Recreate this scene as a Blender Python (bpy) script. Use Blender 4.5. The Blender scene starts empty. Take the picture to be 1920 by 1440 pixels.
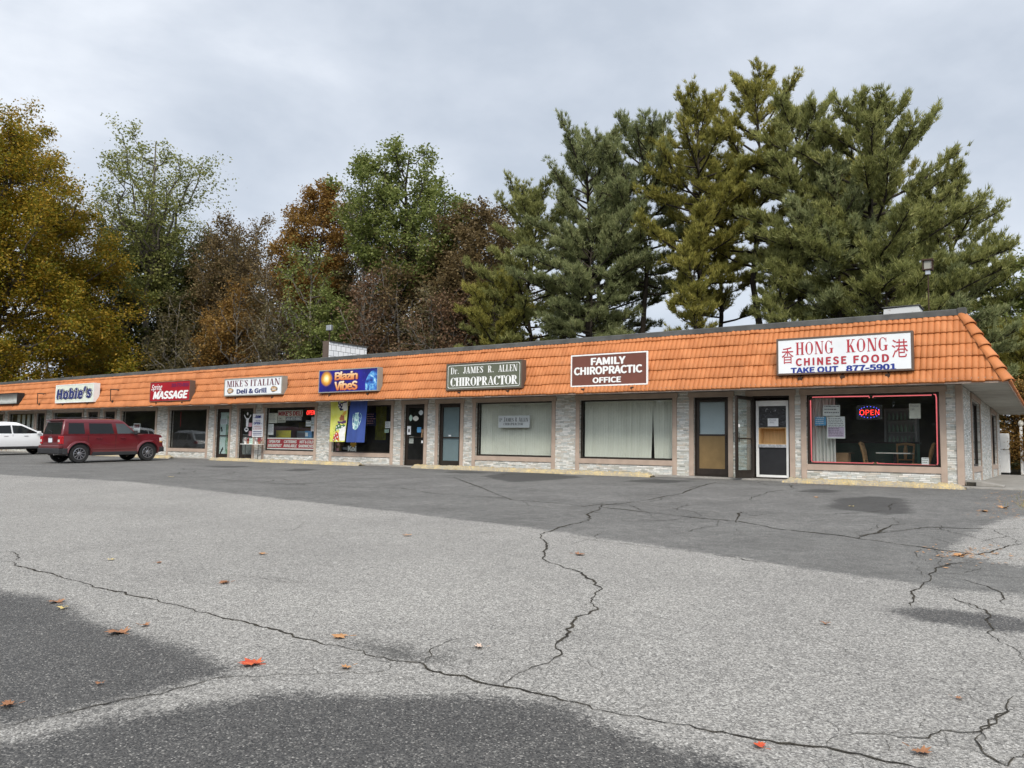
import bpy, bmesh, math, random
import numpy as np
from mathutils import Vector, Matrix
R = math.radians
sc = bpy.context.scene
COL = sc.collection

# ---------------------------------------------------------------- camera, sky, sun, exposure
cd = bpy.data.cameras.new('camera')
cam = bpy.data.objects.new('camera', cd)
COL.objects.link(cam)
cd.sensor_width = 36.0
cd.lens = 36.0 * 1454.0 / 1920.0
cd.clip_end = 3000.0
cd.clip_start = 0.05
YAW, PITCH, ROLL = 0.610924, 0.083188, 0.018064
_f = Vector((-math.sin(YAW) * math.cos(PITCH), math.cos(YAW) * math.cos(PITCH), math.sin(PITCH)))
_r = Vector((math.cos(YAW), math.sin(YAW), 0))
_u = _r.cross(_f)
_r2 = _r * math.cos(ROLL) + _u * math.sin(ROLL)
_u2 = -_r * math.sin(ROLL) + _u * math.cos(ROLL)
cam.matrix_world = Matrix(((_r2.x, _u2.x, -_f.x, 1.7204), (_r2.y, _u2.y, -_f.y, -20.1931),
                           (_r2.z, _u2.z, -_f.z, 0.6645), (0, 0, 0, 1)))
sc.camera = cam

SUN_EL, SUN_AZ = R(44), R(146)          # azimuth measured clockwise from +Y: behind the camera, a little to its right
w = bpy.data.worlds.new('World')
sc.world = w
w.use_nodes = True
wt = w.node_tree
wt.nodes.clear()
def WN(t, **k):
    n = wt.nodes.new(t)
    for a, b in k.items(): setattr(n, a, b)
    return n
out = WN('ShaderNodeOutputWorld')
mixs = WN('ShaderNodeMixShader')
bg1 = WN('ShaderNodeBackground')
bg2 = WN('ShaderNodeBackground')
sky = WN('ShaderNodeTexSky', sky_type='NISHITA', sun_disc=False, sun_elevation=SUN_EL, sun_rotation=SUN_AZ)
bg1.inputs[1].default_value = 0.10
wt.links.new(sky.outputs[0], bg1.inputs[0])
tc = WN('ShaderNodeTexCoord')
mp = WN('ShaderNodeMapping')
mp.inputs['Scale'].default_value = (1.0, 1.0, 1.9)
mp.inputs['Rotation'].default_value = (0.1, 0.15, 0.5)
wt.links.new(tc.outputs['Generated'], mp.inputs[0])
nz = WN('ShaderNodeTexNoise')
nz.inputs['Scale'].default_value = 2.4
nz.inputs['Detail'].default_value = 7
nz.inputs['Roughness'].default_value = 0.52
nz.inputs['Distortion'].default_value = 0.15
wt.links.new(mp.outputs[0], nz.inputs['Vector'])
cr = WN('ShaderNodeValToRGB')
e = cr.color_ramp.elements
e[0].position, e[0].color = 0.37, (0.475, 0.525, 0.60, 1)
e[1].position, e[1].color = 0.66, (0.78, 0.815, 0.87, 1)
m_ = cr.color_ramp.elements.new(0.52); m_.color = (0.60, 0.645, 0.715, 1)
wt.links.new(nz.outputs['Fac'], cr.inputs[0])
# overcast lobe round the hidden sun, behind the camera, added to brighten the fronts
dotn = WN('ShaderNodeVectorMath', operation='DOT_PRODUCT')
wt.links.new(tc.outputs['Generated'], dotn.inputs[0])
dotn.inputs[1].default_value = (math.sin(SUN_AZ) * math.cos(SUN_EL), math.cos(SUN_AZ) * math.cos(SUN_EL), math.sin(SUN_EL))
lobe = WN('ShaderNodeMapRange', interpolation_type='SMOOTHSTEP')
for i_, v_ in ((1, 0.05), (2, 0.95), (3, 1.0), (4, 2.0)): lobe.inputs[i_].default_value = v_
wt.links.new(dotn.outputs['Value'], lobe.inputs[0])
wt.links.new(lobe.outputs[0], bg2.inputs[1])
wt.links.new(cr.outputs[0], bg2.inputs[0])
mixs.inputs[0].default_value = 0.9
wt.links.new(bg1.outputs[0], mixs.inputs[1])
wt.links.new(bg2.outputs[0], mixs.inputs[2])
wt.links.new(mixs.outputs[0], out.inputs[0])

sd = bpy.data.lights.new('sun', 'SUN')
sd.energy = 2.3
sd.angle = R(22)
sd.color = (1.0, 0.93, 0.82)
sun = bpy.data.objects.new('sun', sd)
COL.objects.link(sun)
_sd = Vector((math.sin(SUN_AZ) * math.cos(SUN_EL), math.cos(SUN_AZ) * math.cos(SUN_EL), math.sin(SUN_EL)))
sun.rotation_euler = _sd.to_track_quat('Z', 'Y').to_euler()
sun.location = (0, -30, 40)
sc.view_settings.view_transform = 'Standard'
sc.view_settings.look = 'None'
sc.view_settings.exposure = 0.36
sc.view_settings.gamma = 1.0
sc.cycles.max_bounces = 8
sc.cycles.transparent_max_bounces = 12
sc.cycles.diffuse_bounces = 4
sc.cycles.glossy_bounces = 4
sc.cycles.caustics_reflective = False
sc.cycles.caustics_refractive = False

# ---------------------------------------------------------------- materials
def srgb(r, g, b):
    f = lambda c: c / 12.92 if c <= 0.04045 else ((c + 0.055) / 1.055) ** 2.4
    return (f(r / 255), f(g / 255), f(b / 255))
class NT:
    def __init__(s, name):
        s.m = bpy.data.materials.new(name); s.m.use_nodes = True
        s.t = s.m.node_tree; s.t.nodes.clear()
        s.out = s.n('ShaderNodeOutputMaterial')
    def n(s, t, ins=None, **k):
        n = s.t.nodes.new(t)
        for a, b in k.items(): setattr(n, a, b)
        for a, b in (ins or {}).items():
            if isinstance(b, bpy.types.NodeSocket): s.t.links.new(b, n.inputs[a])
            else: n.inputs[a].default_value = b
        return n
    def l(s, a, b): s.t.links.new(a, b)
    def math(s, op, a, b=0.0, c=None, clamp=False):
        n = s.n('ShaderNodeMath', {0: a, 1: b}, operation=op, use_clamp=clamp)
        if c is not None:
            if isinstance(c, bpy.types.NodeSocket): s.l(c, n.inputs[2])
            else: n.inputs[2].default_value = c
        return n.outputs[0]
    def obj(s): return s.n('ShaderNodeTexCoord').outputs['Object']
    def noise(s, vec, scale, detail=4, rough=.55, dist=0.0):
        return s.n('ShaderNodeTexNoise', {'Vector': vec, 'Scale': scale, 'Detail': detail, 'Roughness': rough, 'Distortion': dist}).outputs['Fac']
    def ramp(s, fac, stops, interp='LINEAR'):
        n = s.n('ShaderNodeValToRGB', {0: fac}); cr = n.color_ramp; cr.interpolation = interp
        while len(cr.elements) < len(stops): cr.elements.new(0.5)
        for el, (p, c) in zip(cr.elements, stops):
            el.position = p; el.color = (c, c, c, 1) if isinstance(c, (int, float)) else (*c, 1)
        return n.outputs[0]
    def mix(s, fac, a, b, mode='MIX'):
        n = s.n('ShaderNodeMixRGB', blend_type=mode)
        for i, v in ((0, fac), (1, a), (2, b)):
            if isinstance(v, bpy.types.NodeSocket): s.l(v, n.inputs[i])
            else: n.inputs[i].default_value = v if i == 0 else (*v, 1) if len(v) == 3 else v
        return n.outputs[0]
    def smooth(s, v, lo, hi):
        n = s.n('ShaderNodeMapRange', {0: v, 1: lo, 2: hi, 3: 0.0, 4: 1.0}, interpolation_type='SMOOTHSTEP')
        return n.outputs[0]
    def pbsdf(s, col, rough=.6, metal=0.0, spec=.5, normal=None, **kw):
        b = s.n('ShaderNodeBsdfPrincipled')
        for k, v in dict(zip(('Base Color', 'Roughness', 'Metallic', 'Specular IOR Level'), (col, rough, metal, spec)), **kw).items():
            if isinstance(v, bpy.types.NodeSocket): s.l(v, b.inputs[k])
            else: b.inputs[k].default_value = (*v, 1) if isinstance(v, tuple) and len(v) == 3 else v
        if normal is not None: s.l(normal, b.inputs['Normal'])
        s.l(b.outputs[0], s.out.inputs[0])
        return b
    def bump(s, h, strength=.3, dist=.02):
        return s.n('ShaderNodeBump', {'Height': h, 'Strength': strength, 'Distance': dist}).outputs[0]
def pm(name, col, rough=.6, metal=0.0, var=.18, scale=6.0, spec=.4, bump=0.0, bscale=60.0, **kw):
    """a plain procedural paint or plastic: the colour drifts a little and the surface is not perfectly even"""
    k = NT(name); o = k.obj()
    n = k.noise(o, scale, 5)
    lo = tuple(c * (1 - var) for c in col); hi = tuple(min(1, c * (1 + var * .7)) for c in col)
    c = k.ramp(n, [(.3, lo), (.7, hi)])
    nr = k.bump(k.noise(o, bscale, 3), bump, .01) if bump else None
    k.pbsdf(c, rough, metal, spec, nr, **kw)
    return k.m
def glow(name, col, strength):
    k = NT(name); o = k.obj()
    n = k.noise(o, 9.0, 2)
    e = k.n('ShaderNodeEmission', {0: (*col, 1), 1: k.math('MULTIPLY_ADD', n, strength * .3, strength * .85)})
    k.l(e.outputs[0], k.out.inputs[0])
    return k.m
def glass(name, tint=(.75, .8, .8), rough=.02, refl=1.0, dirt=.04):
    k = NT(name); o = k.obj()
    tr = k.n('ShaderNodeBsdfTransparent', {0: (*tint, 1)})
    gl = k.n('ShaderNodeBsdfGlossy', {'Color': (.95, .97, 1, 1), 'Roughness': rough})
    ge = k.n('ShaderNodeNewGeometry')          # reflection by the angle alone, the same from either side of the thin pane
    cs = k.math('ABSOLUTE', k.n('ShaderNodeVectorMath', {0: ge.outputs['Incoming'], 1: ge.outputs['Normal']}, operation='DOT_PRODUCT').outputs['Value'])
    f = k.math('MULTIPLY', k.math('MULTIPLY_ADD', k.math('POWER', k.math('SUBTRACT', 1.0, cs), 5.0), .96, .04), refl, clamp=True)
    ms = k.n('ShaderNodeMixShader', {0: f, 1: tr.outputs[0], 2: gl.outputs[0]})
    df = k.n('ShaderNodeBsdfDiffuse', {0: (.5, .5, .5, 1)})
    d = k.math('MULTIPLY', k.noise(o, 3.0, 5), dirt, clamp=True)
    m2 = k.n('ShaderNodeMixShader', {0: d, 1: ms.outputs[0], 2: df.outputs[0]})
    k.l(m2.outputs[0], k.out.inputs[0])
    return k.m
M = {}

# ---------------------------------------------------------------- mesh builder
class MB:
    def __init__(s): s.v = []; s.f = []
    def add(s, vs, fs):
        o = len(s.v); s.v += [tuple(p) for p in vs]; s.f += [tuple(i + o for i in q) for q in fs]; return s
    def box(s, x0, x1, y0, y1, z0, z1, T=None):
        vs = [(x0, y0, z0), (x1, y0, z0), (x1, y1, z0), (x0, y1, z0), (x0, y0, z1), (x1, y0, z1), (x1, y1, z1), (x0, y1, z1)]
        if T is not None: vs = [tuple(T @ Vector(p)) for p in vs]
        return s.add(vs, [(0, 3, 2, 1), (4, 5, 6, 7), (0, 1, 5, 4), (1, 2, 6, 5), (2, 3, 7, 6), (3, 0, 4, 7)])
    def quad(s, a, b, c, d): return s.add([a, b, c, d], [(0, 1, 2, 3)])
    def prism(s, poly, axis, a, b):
        """extrude a 2D polygon along axis ('x': poly is (y,z); 'y': poly is (x,z); 'z': poly is (x,y))"""
        n = len(poly)
        P = (lambda p, t: (t, p[0], p[1])) if axis == 'x' else (lambda p, t: (p[0], t, p[1])) if axis == 'y' else (lambda p, t: (p[0], p[1], t))
        vs = [P(p, a) for p in poly] + [P(p, b) for p in poly]
        return s.add(vs, [tuple(range(n))[::-1], tuple(range(n, 2 * n))] + [(i, (i + 1) % n, n + (i + 1) % n, n + i) for i in range(n)])
    def tube(s, pts, rad, n=6, cap=True):
        pts = [Vector(p) for p in pts]
        if not hasattr(rad, '__len__'): rad = [rad] * len(pts)
        vs = []; prev = None
        for i, p in enumerate(pts):
            d = (pts[min(i + 1, len(pts) - 1)] - pts[max(i - 1, 0)])
            d = d.normalized() if d.length > 1e-9 else Vector((0, 0, 1))
            if prev is None: a = d.orthogonal().normalized()
            else:
                a = prev - d * prev.dot(d)
                a = a.normalized() if a.length > 1e-6 else d.orthogonal().normalized()
            prev = a; b = d.cross(a)
            vs += [tuple(p + (a * math.cos(2 * math.pi * j / n) + b * math.sin(2 * math.pi * j / n)) * rad[i]) for j in range(n)]
        fs = [(i * n + j, i * n + (j + 1) % n, (i + 1) * n + (j + 1) % n, (i + 1) * n + j) for i in range(len(pts) - 1) for j in range(n)]
        if cap: fs += [tuple(range(n))[::-1], tuple(range((len(pts) - 1) * n, len(pts) * n))]
        return s.add(vs, fs)
    def lathe(s, prof, n=20, axis='z', c=(0, 0, 0), cap=True):
        vs = []
        for r, h in prof:
            for j in range(n):
                a = 2 * math.pi * j / n; p, q = r * math.cos(a), r * math.sin(a)
                v = (p, q, h) if axis == 'z' else (h, p, q) if axis == 'x' else (q, h, p)
                vs.append((v[0] + c[0], v[1] + c[1], v[2] + c[2]))
        fs = [(i * n + j, i * n + (j + 1) % n, (i + 1) * n + (j + 1) % n, (i + 1) * n + j) for i in range(len(prof) - 1) for j in range(n)]
        if cap: fs += [tuple(range(n))[::-1], tuple(range((len(prof) - 1) * n, len(prof) * n))]
        return s.add(vs, fs)
    def build(s, name, mat, parent=None, smooth=False, bevel=0.0, seg=2, T=None):
        me = bpy.data.meshes.new(name)
        vs = s.v if T is None else [tuple(T @ Vector(p)) for p in s.v]
        me.from_pydata(vs, [], s.f); me.validate()
        return link(name, me, mat, parent, smooth, bevel, seg)
def link(name, me, mat, parent=None, smooth=False, bevel=0.0, seg=2):
    if mat is not None: me.materials.append(mat)
    if smooth: me.polygons.foreach_set('use_smooth', [True] * len(me.polygons))
    o = bpy.data.objects.new(name, me); COL.objects.link(o)
    if parent is not None: o.parent = parent
    if bevel:
        b = o.modifiers.new('bevel', 'BEVEL'); b.width = bevel; b.segments = seg; b.limit_method = 'ANGLE'; b.angle_limit = R(35)
    me.update()
    return o
def npmesh(name, V, F, mat, parent=None, smooth=False):
    """V (n,3) array, F (m,k) index array"""
    me = bpy.data.meshes.new(name); n, (m, k) = len(V), F.shape
    me.vertices.add(n); me.vertices.foreach_set('co', np.ascontiguousarray(V, np.float32).ravel())
    me.loops.add(m * k); me.loops.foreach_set('vertex_index', np.ascontiguousarray(F, np.int32).ravel())
    me.polygons.add(m); me.polygons.foreach_set('loop_start', np.arange(0, m * k, k, dtype=np.int32))
    me.update(calc_edges=True); me.validate()
    return link(name, me, mat, parent, smooth)
def tag(o, label, cat, group=None, kind=None):
    o['label'] = label; o['category'] = cat
    if group: o['group'] = group
    if kind: o['kind'] = kind
    return o
def thing(name, label, cat, loc=(0, 0, 0), rz=0.0, group=None):
    o = bpy.data.objects.new(name, None); COL.objects.link(o); o.empty_display_size = .1
    o.location = loc; o.rotation_euler = (0, 0, rz)
    return tag(o, label, cat, group)
def struct(o, label=None):
    o['kind'] = 'structure'
    if label: o['label'] = label; o['category'] = o.name.split('.')[0].replace('_', ' ')
    return o
def dup(root, loc, rz=None, label=None, group=None):
    r = root.copy(); COL.objects.link(r); r.location = loc
    if rz is not None: r.rotation_euler = (0, 0, rz)
    if label: r['label'] = label
    if group: r['group'] = group
    for ch in list(root.children):
        c = ch.copy(); COL.objects.link(c); c.parent = r
        for g in list(ch.children):
            d = g.copy(); COL.objects.link(d); d.parent = c
    return r

# ---------------------------------------------------------------- lettering
_tc = {}
try: FACE_FONT = bpy.data.fonts.load(bpy.utils.system_resource('DATAFILES') + '/fonts/Noto Sans CJK Regular.woff2')   # a typeface that ships with Blender
except Exception: FACE_FONT = None
def text_shape(body, bold=0.0, shear=0.0, space=1.0):
    key = (body, round(bold, 4), shear, space)
    if key not in _tc:
        c = bpy.data.curves.new('lettering', 'FONT'); c.body = body; c.shear = shear
        c.space_character = space
        if FACE_FONT is not None: c.font = FACE_FONT
        c.resolution_u = 4
        c.dimensions = '2D'; c.fill_mode = 'FRONT'
        o = bpy.data.objects.new('lettering', c); COL.objects.link(o)
        dg = bpy.context.evaluated_depsgraph_get(); dg.update()
        me = o.evaluated_get(dg).to_mesh()
        vs = [(v.co.x, v.co.y) for v in me.vertices]; fs = [tuple(p.vertices) for p in me.polygons]
        o.evaluated_get(dg).to_mesh_clear()
        bpy.data.objects.remove(o); bpy.data.curves.remove(c)
        bold *= .58
        if bold:                       # a heavier weight: the same outline struck several times round a small circle
            v0, f0 = vs, fs; vs = []; fs = []
            for j in range(8):
                o_ = len(vs); vs += [(x + bold * math.cos(R(45 * j)), y + bold * .8 * math.sin(R(45 * j))) for x, y in v0]; fs += [tuple(i + o_ for i in q) for q in f0]
            _tc[key] = norm2(vs, fs) + (('strike', len(v0)),)
        else: _tc[key] = norm2(vs, fs)
    return _tc[key]
def norm2(vs, fs):
    xs = [v[0] for v in vs]; ys = [v[1] for v in vs]
    x0, x1, y0, y1 = min(xs), max(xs), min(ys), max(ys)
    return [((x - x0) / (x1 - x0), (y - y0) / (y1 - y0)) for x, y in vs], fs
# a narrow bracketed roman drawn as thick and thin strokes; every glyph is (advance, strokes)
TK, TN, SF = .155, .05, .045
def _stem(x, y0=0, y1=1, w=TK, a=True, b=True):
    q = [[(x, y0), (x + w, y0), (x + w, y1), (x, y1)]]
    if a: q.append([(x - .07, y0), (x + w + .07, y0), (x + w + .07, y0 + SF), (x - .07, y0 + SF)])
    if b: q.append([(x - .07, y1 - SF), (x + w + .07, y1 - SF), (x + w + .07, y1), (x - .07, y1)])
    return q
def _bar(x0, x1, y, h=TN): return [[(x0, y), (x1, y), (x1, y + h), (x0, y + h)]]
def _dg(x0, y0, x1, y1, w): return [[(x0, y0), (x0 + w, y0), (x1 + w, y1), (x1, y1)]]
def _arc(cx, cy, rx, ry, a0, a1, thick=TK, thin=TN, n=14):
    q = []; pr = None
    for i in range(n + 1):
        a = R(a0 + (a1 - a0) * i / n); t = abs(math.cos(a)) ** 1.3
        tw = thin + (thick - thin) * t
        o = (cx + rx * math.cos(a), cy + ry * math.sin(a))
        r2x, r2y = rx - (thick if True else 0) * t - thin * (1 - t) * .3, ry - thin
        i_ = (cx + r2x * math.cos(a), cy + r2y * math.sin(a))
        if pr: q.append([pr[0], o, i_, pr[1]])
        pr = (o, i_)
    return q
def _S():
    pts = [(.43, .80, .05), (.36, .93, .06), (.25, .965, .07), (.12, .90, .12), (.09, .76, .15), (.16, .62, .16), (.27, .50, .17), (.37, .37, .16), (.41, .24, .15), (.36, .09, .11), (.23, .035, .07), (.11, .07, .06), (.05, .20, .05)]
    q = []; pr = None
    for i, (x, y, wd) in enumerate(pts):
        a = pts[max(i - 1, 0)]; b = pts[min(i + 1, len(pts) - 1)]
        dx, dy = b[0] - a[0], b[1] - a[1]; L = math.hypot(dx, dy) or 1
        nx, ny = -dy / L * wd / 2, dx / L * wd / 2
        c = ((x + nx, y + ny), (x - nx, y - ny))
        if pr: q.append([pr[0], c[0], c[1], pr[1]])
        pr = c
    return q + [[(.40, .70), (.45, .70), (.45, .98), (.41, .98)], [(.03, .02), (.07, .02), (.08, .32), (.03, .32)]]
def _O(w=.62): return _arc(w / 2, .5, w / 2, .51, 0, 360, n=28)
def _C(w=.56): return _arc(w / 2 + .02, .5, w / 2 + .02, .51, 42, 318, n=24) + [[(w - .05, .66), (w, .66), (w, .98), (w - .04, .98)]]
SER = {
 'A': (.66, _dg(.06, 0, .27, 1, TN * 1.2) + _dg(.44, 0, .25, 1, TK) + _bar(.14, .48, .28) + _bar(-.02, .2, 0, SF) + _bar(.38, .66, 0, SF)),
 'C': (.58, _C()), 'D': (.66, _stem(.08) + _bar(.1, .36, 0) + _bar(.1, .36, 1 - TN) + _arc(.34, .5, .3, .5, -90, 90)),
 'E': (.56, _stem(.08) + _bar(.1, .5, 0) + _bar(.1, .48, 1 - TN) + _bar(.1, .38, .48) + [[(.46, 0), (.51, 0), (.53, .27), (.49, .27)], [(.44, 1), (.49, 1), (.49, .75), (.45, .75)], [(.35, .38), (.39, .38), (.39, .62), (.35, .62)]]),
 'G': (.64, _C() + _stem(.44, .03, .42, TK, False, True)), 'H': (.70, _stem(.08) + _stem(.47) + _bar(.2, .5, .48)),
 'I': (.32, _stem(.08)), 'J': (.42, _stem(.2, .22, 1, TK, False, True) + _arc(.17, .23, .185, .24, 180, 360)),
 'K': (.68, _stem(.08) + _dg(.2, .40, .50, 1, TN * 1.3) + _dg(.46, 0, .26, .55, TK) + _bar(.4, .68, 0, SF) + _bar(.42, .64, 1 - SF, SF)),
 'L': (.54, _stem(.08) + _bar(.1, .5, 0) + [[(.46, 0), (.51, 0), (.53, .32), (.49, .32)]]),
 'M': (.84, _stem(.07, 0, 1, TN * 1.2) + _dg(.36, .0, .09, 1, TK) + _dg(.40, .0, .62, 1, TN) + _stem(.62, 0, 1, TK)),
 'N': (.72, _stem(.08, 0, 1, TN * 1.2) + _dg(.46, 0, .08, 1, TK) + _stem(.58, 0, 1, TN * 1.2, False)),
 'O': (.64, _O()), 'P': (.58, _stem(.08) + _bar(.1, .3, 1 - TN) + _bar(.1, .3, .44) + _arc(.28, .72, .26, .28, -90, 90)),
 'R': (.66, _stem(.08) + _bar(.1, .3, 1 - TN) + _bar(.1, .3, .46) + _arc(.28, .73, .25, .27, -90, 90) + _dg(.44, 0, .26, .48, TK) + _bar(.42, .66, 0, SF)),
 'S': (.50, _S()), 'T': (.60, _stem(.22, 0, 1, TK, True, False) + _bar(.02, .58, 1 - TN) + [[(.02, 1), (.06, 1), (.06, .72), (.02, .72)], [(.54, 1), (.58, 1), (.58, .72), (.54, .72)]]),
 'r': (.44, _stem(.08, 0, .66, .12, True, False) + _arc(.30, .50, .16, .16, 20, 140, .07, .06, 8)), '.': (.2, [[(.05, 0), (.17, 0), (.17, .13), (.05, .13)]]),
 "'": (.18, [[(.05, .98), (.16, .98), (.12, .68), (.07, .68)]]), ' ': (.34, [])}
def serif_shape(body, space=.06, squash=1.0, bold=0.0):
    vs = []; fs = []; x = 0
    for ch in body:
        adv, st = SER[ch]
        for q in st:
            cx = sum(p[0] for p in q) / len(q)
            o = len(vs); vs += [(x + p[0] + (bold if p[0] > cx else -bold), p[1]) for p in q]; fs.append(tuple(range(o, o + len(q))))
        x += adv + space
    return norm2(vs, fs) + ('stagger',)
class Face:
    """a vertical rectangle to write on: origin at its lower left seen from the front; u runs right, v up"""
    def __init__(s, x0, x1, y, z0, z1, axis='x'): s.x0, s.x1, s.y, s.z0, s.z1 = x0, x1, y, z0, z1
    def put(s, shape, u0, u1, t0, t1, lift=.004):
        """t0, t1: top and bottom as fractions of the height measured down from the top"""
        vs, fs = shape[:2]; H = s.z1 - s.z0; W = s.x1 - s.x0
        st = [0.0] * len(vs)
        if len(shape) > 2:
            if shape[2] == 'stagger':
                for i, q in enumerate(fs):
                    for j in q: st[j] = (i % 7) * .0005
            else: st = [(i // shape[2][1]) * .0007 for i in range(len(vs))]
        mb = MB()
        mb.add([(s.x0 + W * (u0 + (u1 - u0) * x), s.y - lift - d, s.z1 - H * (t1 + (t0 - t1) * y)) for (x, y), d in zip(vs, st)], fs)
        return mb
# ---------------------------------------------------------------- ground and parking lot
SL = 0.031
def gz(x, y):
    """the lot falls gently away from the shop fronts"""
    return SL * max(min(y, 0.0), -42.0)
def sdf(poly, P):
    """signed distance to a polygon, positive inside"""
    poly = np.array(poly, float); d = np.full(len(P), 1e9); ins = np.zeros(len(P), bool)
    for i in range(len(poly)):
        a, b = poly[i], poly[(i + 1) % len(poly)]
        e = b - a; t = np.clip(((P - a) @ e) / (e @ e), 0, 1)
        d = np.minimum(d, np.hypot(*(P - (a + t[:, None] * e)).T))
        c = ((a[1] > P[:, 1]) != (b[1] > P[:, 1]))
        with np.errstate(all='ignore'): ins ^= c & (P[:, 0] < (b[0] - a[0]) * (P[:, 1] - a[1]) / (b[1] - a[1]) + a[0])
    return np.where(ins, d, -d)
def grid(xs, ys, zf):
    X, Y = np.meshgrid(xs, ys); Z = zf(X, Y)
    V = np.stack([X.ravel(), Y.ravel(), Z.ravel()], 1); nx, ny = len(xs), len(ys)
    i = (np.arange(ny - 1)[:, None] * nx + np.arange(nx - 1)[None, :]).ravel()
    return V, np.stack([i, i + 1, i + nx + 1, i + nx], 1)
k = NT('soil_and_leaf_litter'); o = k.obj()
c = k.ramp(k.noise(o, .35, 8, .65), [(.3, (.035, .035, .018)), (.5, (.075, .055, .03)), (.7, (.06, .07, .025))])
k.pbsdf(c, .95, 0, .1, k.bump(k.noise(o, 4, 6), .5, .1)); M['soil'] = k.m
zf = lambda X, Y: SL * np.clip(Y, -42, 0) - .02 + np.where(Y > 17, .12 * (Y - 17) / 10, 0)
V, F = grid(np.array([-900, -200, -110, -80, -55, -30, -10, 10, 30, 80, 300, 900.]), np.array([-900, -200, -80, -42, -20, 0, 17, 27, 45, 90, 300, 900.]), lambda X, Y: zf(X, np.minimum(Y, 60)))
struct(npmesh('ground', V, F, M['soil']))

P_LEFT = [(-5.54, -17.38), (-5.05, -17.34), (-4.48, -17.25), (-3.76, -17.44), (-3.12, -17.42), (-2.62, -17.44), (-2.20, -17.47), (-1.83, -17.56), (-1.85, -17.65), (-1.91, -17.88), (-1.96, -18.12), (-2.07, -18.60), (-2.17, -18.73), (-4.5, -18.5)]
P_BOT = [(-2.3, -19.4), (-1.92, -18.76), (-1.83, -18.45), (-1.75, -18.16), (-1.59, -17.82), (-1.35, -17.58), (-0.90, -17.31), (-0.62, -17.07), (-0.46, -17.03), (-0.17, -17.02), (0.11, -17.08), (0.37, -17.12), (0.67, -17.08), (0.95, -17.15), (1.3, -17.6), (1.6, -20.0), (-1.48, -21.0)]
P_ST = [[(-2.05, -16.75), (-1.74, -16.68), (-1.33, -16.70), (-1.22, -16.79), (-1.34, -16.91), (-1.58, -16.88), (-1.85, -16.84)],
        [(-1.28, -16.62), (-1.02, -16.62), (-.98, -16.78), (-1.2, -16.82)],
        [(-1.70, -4.90), (-1.25, -3.88), (-0.57, -4.10), (-0.05, -6.9), (-0.39, -7.3), (-0.92, -6.98), (-1.42, -6.72)],
        [(-10.24, -0.9), (-8.55, -1.98), (-8.68, -3.39), (-9.00, -4.80), (-11.16, -3.24), (-11.65, -1.3)],
        [(-18.61, -3.25), (-17.53, -3.30), (-16.63, -4.89), (-17.98, -4.40)], [(-13.2, -1.4), (-11.9, -1.5), (-12.1, -2.6), (-13.4, -2.4)],
        [(-6.9, -1.6), (-5.6, -1.7), (-5.9, -3.0), (-7.2, -2.9)], [(-22, -3.2), (-20.6, -3.4), (-20.8, -4.6), (-22.3, -4.4)], [(-2.6, -2.6), (-1.9, -2.7), (-2.0, -3.8), (-2.7, -3.7)]]
P_RT = [(0.65, -14.01), (0.99, -13.74), (1.29, -13.73), (1.51, -13.76), (1.72, -13.70), (2.3, -13.6), (2.3, -14.2), (1.71, -14.12), (1.46, -14.21), (1.23, -14.26), (0.92, -14.26)]
P_LR = [(0.75, -11.01), (0.79, -9.82), (0.93, -7.91), (1.19, -6.75), (1.77, -4.80), (6, -5), (6, -13), (2.12, -12.02), (1.61, -11.50), (1.13, -11.13)]
STRIP = [(-62, -9.6), (-30, -10.0), (-22.64, -10.43), (-16.9, -9.9), (-10.91, -10.67), (-7.03, -11.17), (-4.28, -11.57), (-2.14, -12.12), (-0.59, -12.53), (0.23, -12.78), (0.9, -12.95), (1.7, -12.85), (3, -12.7), (12, -12.5), (12, 16), (-62, 16)]
xs = np.unique(np.concatenate([np.arange(-62, -10, .5), np.arange(-10, 4, .12), np.arange(4, 26.1, 1.)]))
ys = np.unique(np.concatenate([np.arange(-46, -21, 1.), np.arange(-21, -6, .12), np.arange(-6, 0, .3), np.array([0, .5]), np.arange(1, 16.6, 1.)]))
V, F = grid(xs, ys, lambda X, Y: SL * np.clip(Y, -42, 0))
k = NT('old_asphalt'); o = k.obj()
at = lambda n: k.n('ShaderNodeAttribute', attribute_name=n).outputs['Fac']
nb = k.noise(o, 2.6, 8, .7); nf = k.noise(o, 38, 3, .6); nl = k.noise(o, .55, 5, .6)
jit = k.math('ADD', k.math('MULTIPLY_ADD', nb, .7, -.35), k.math('MULTIPLY_ADD', nf, .5, -.25))
vo = k.n('ShaderNodeTexVoronoi', {'Vector': o, 'Scale': 140.0}, feature='F1')
cell = k.n('ShaderNodeSeparateColor', {0: vo.outputs['Color']}).outputs[0]
dith = k.math('MULTIPLY_ADD', k.n('ShaderNodeSeparateColor', {0: vo.outputs['Color']}).outputs[2], .16, -.08)
jit = k.math('ADD', jit, dith)
strip = k.smooth(k.math('ADD', at('strip'), k.math('MULTIPLY', jit, .75)), -.03, .05)
patch = k.smooth(k.math('ADD', at('patch'), k.math('MULTIPLY', jit, .62)), -.08, .09)
stain = k.math('MULTIPLY', k.smooth(k.math('ADD', at('stain'), k.math('MULTIPLY', jit, .9)), -.04, .14), .72)
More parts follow.
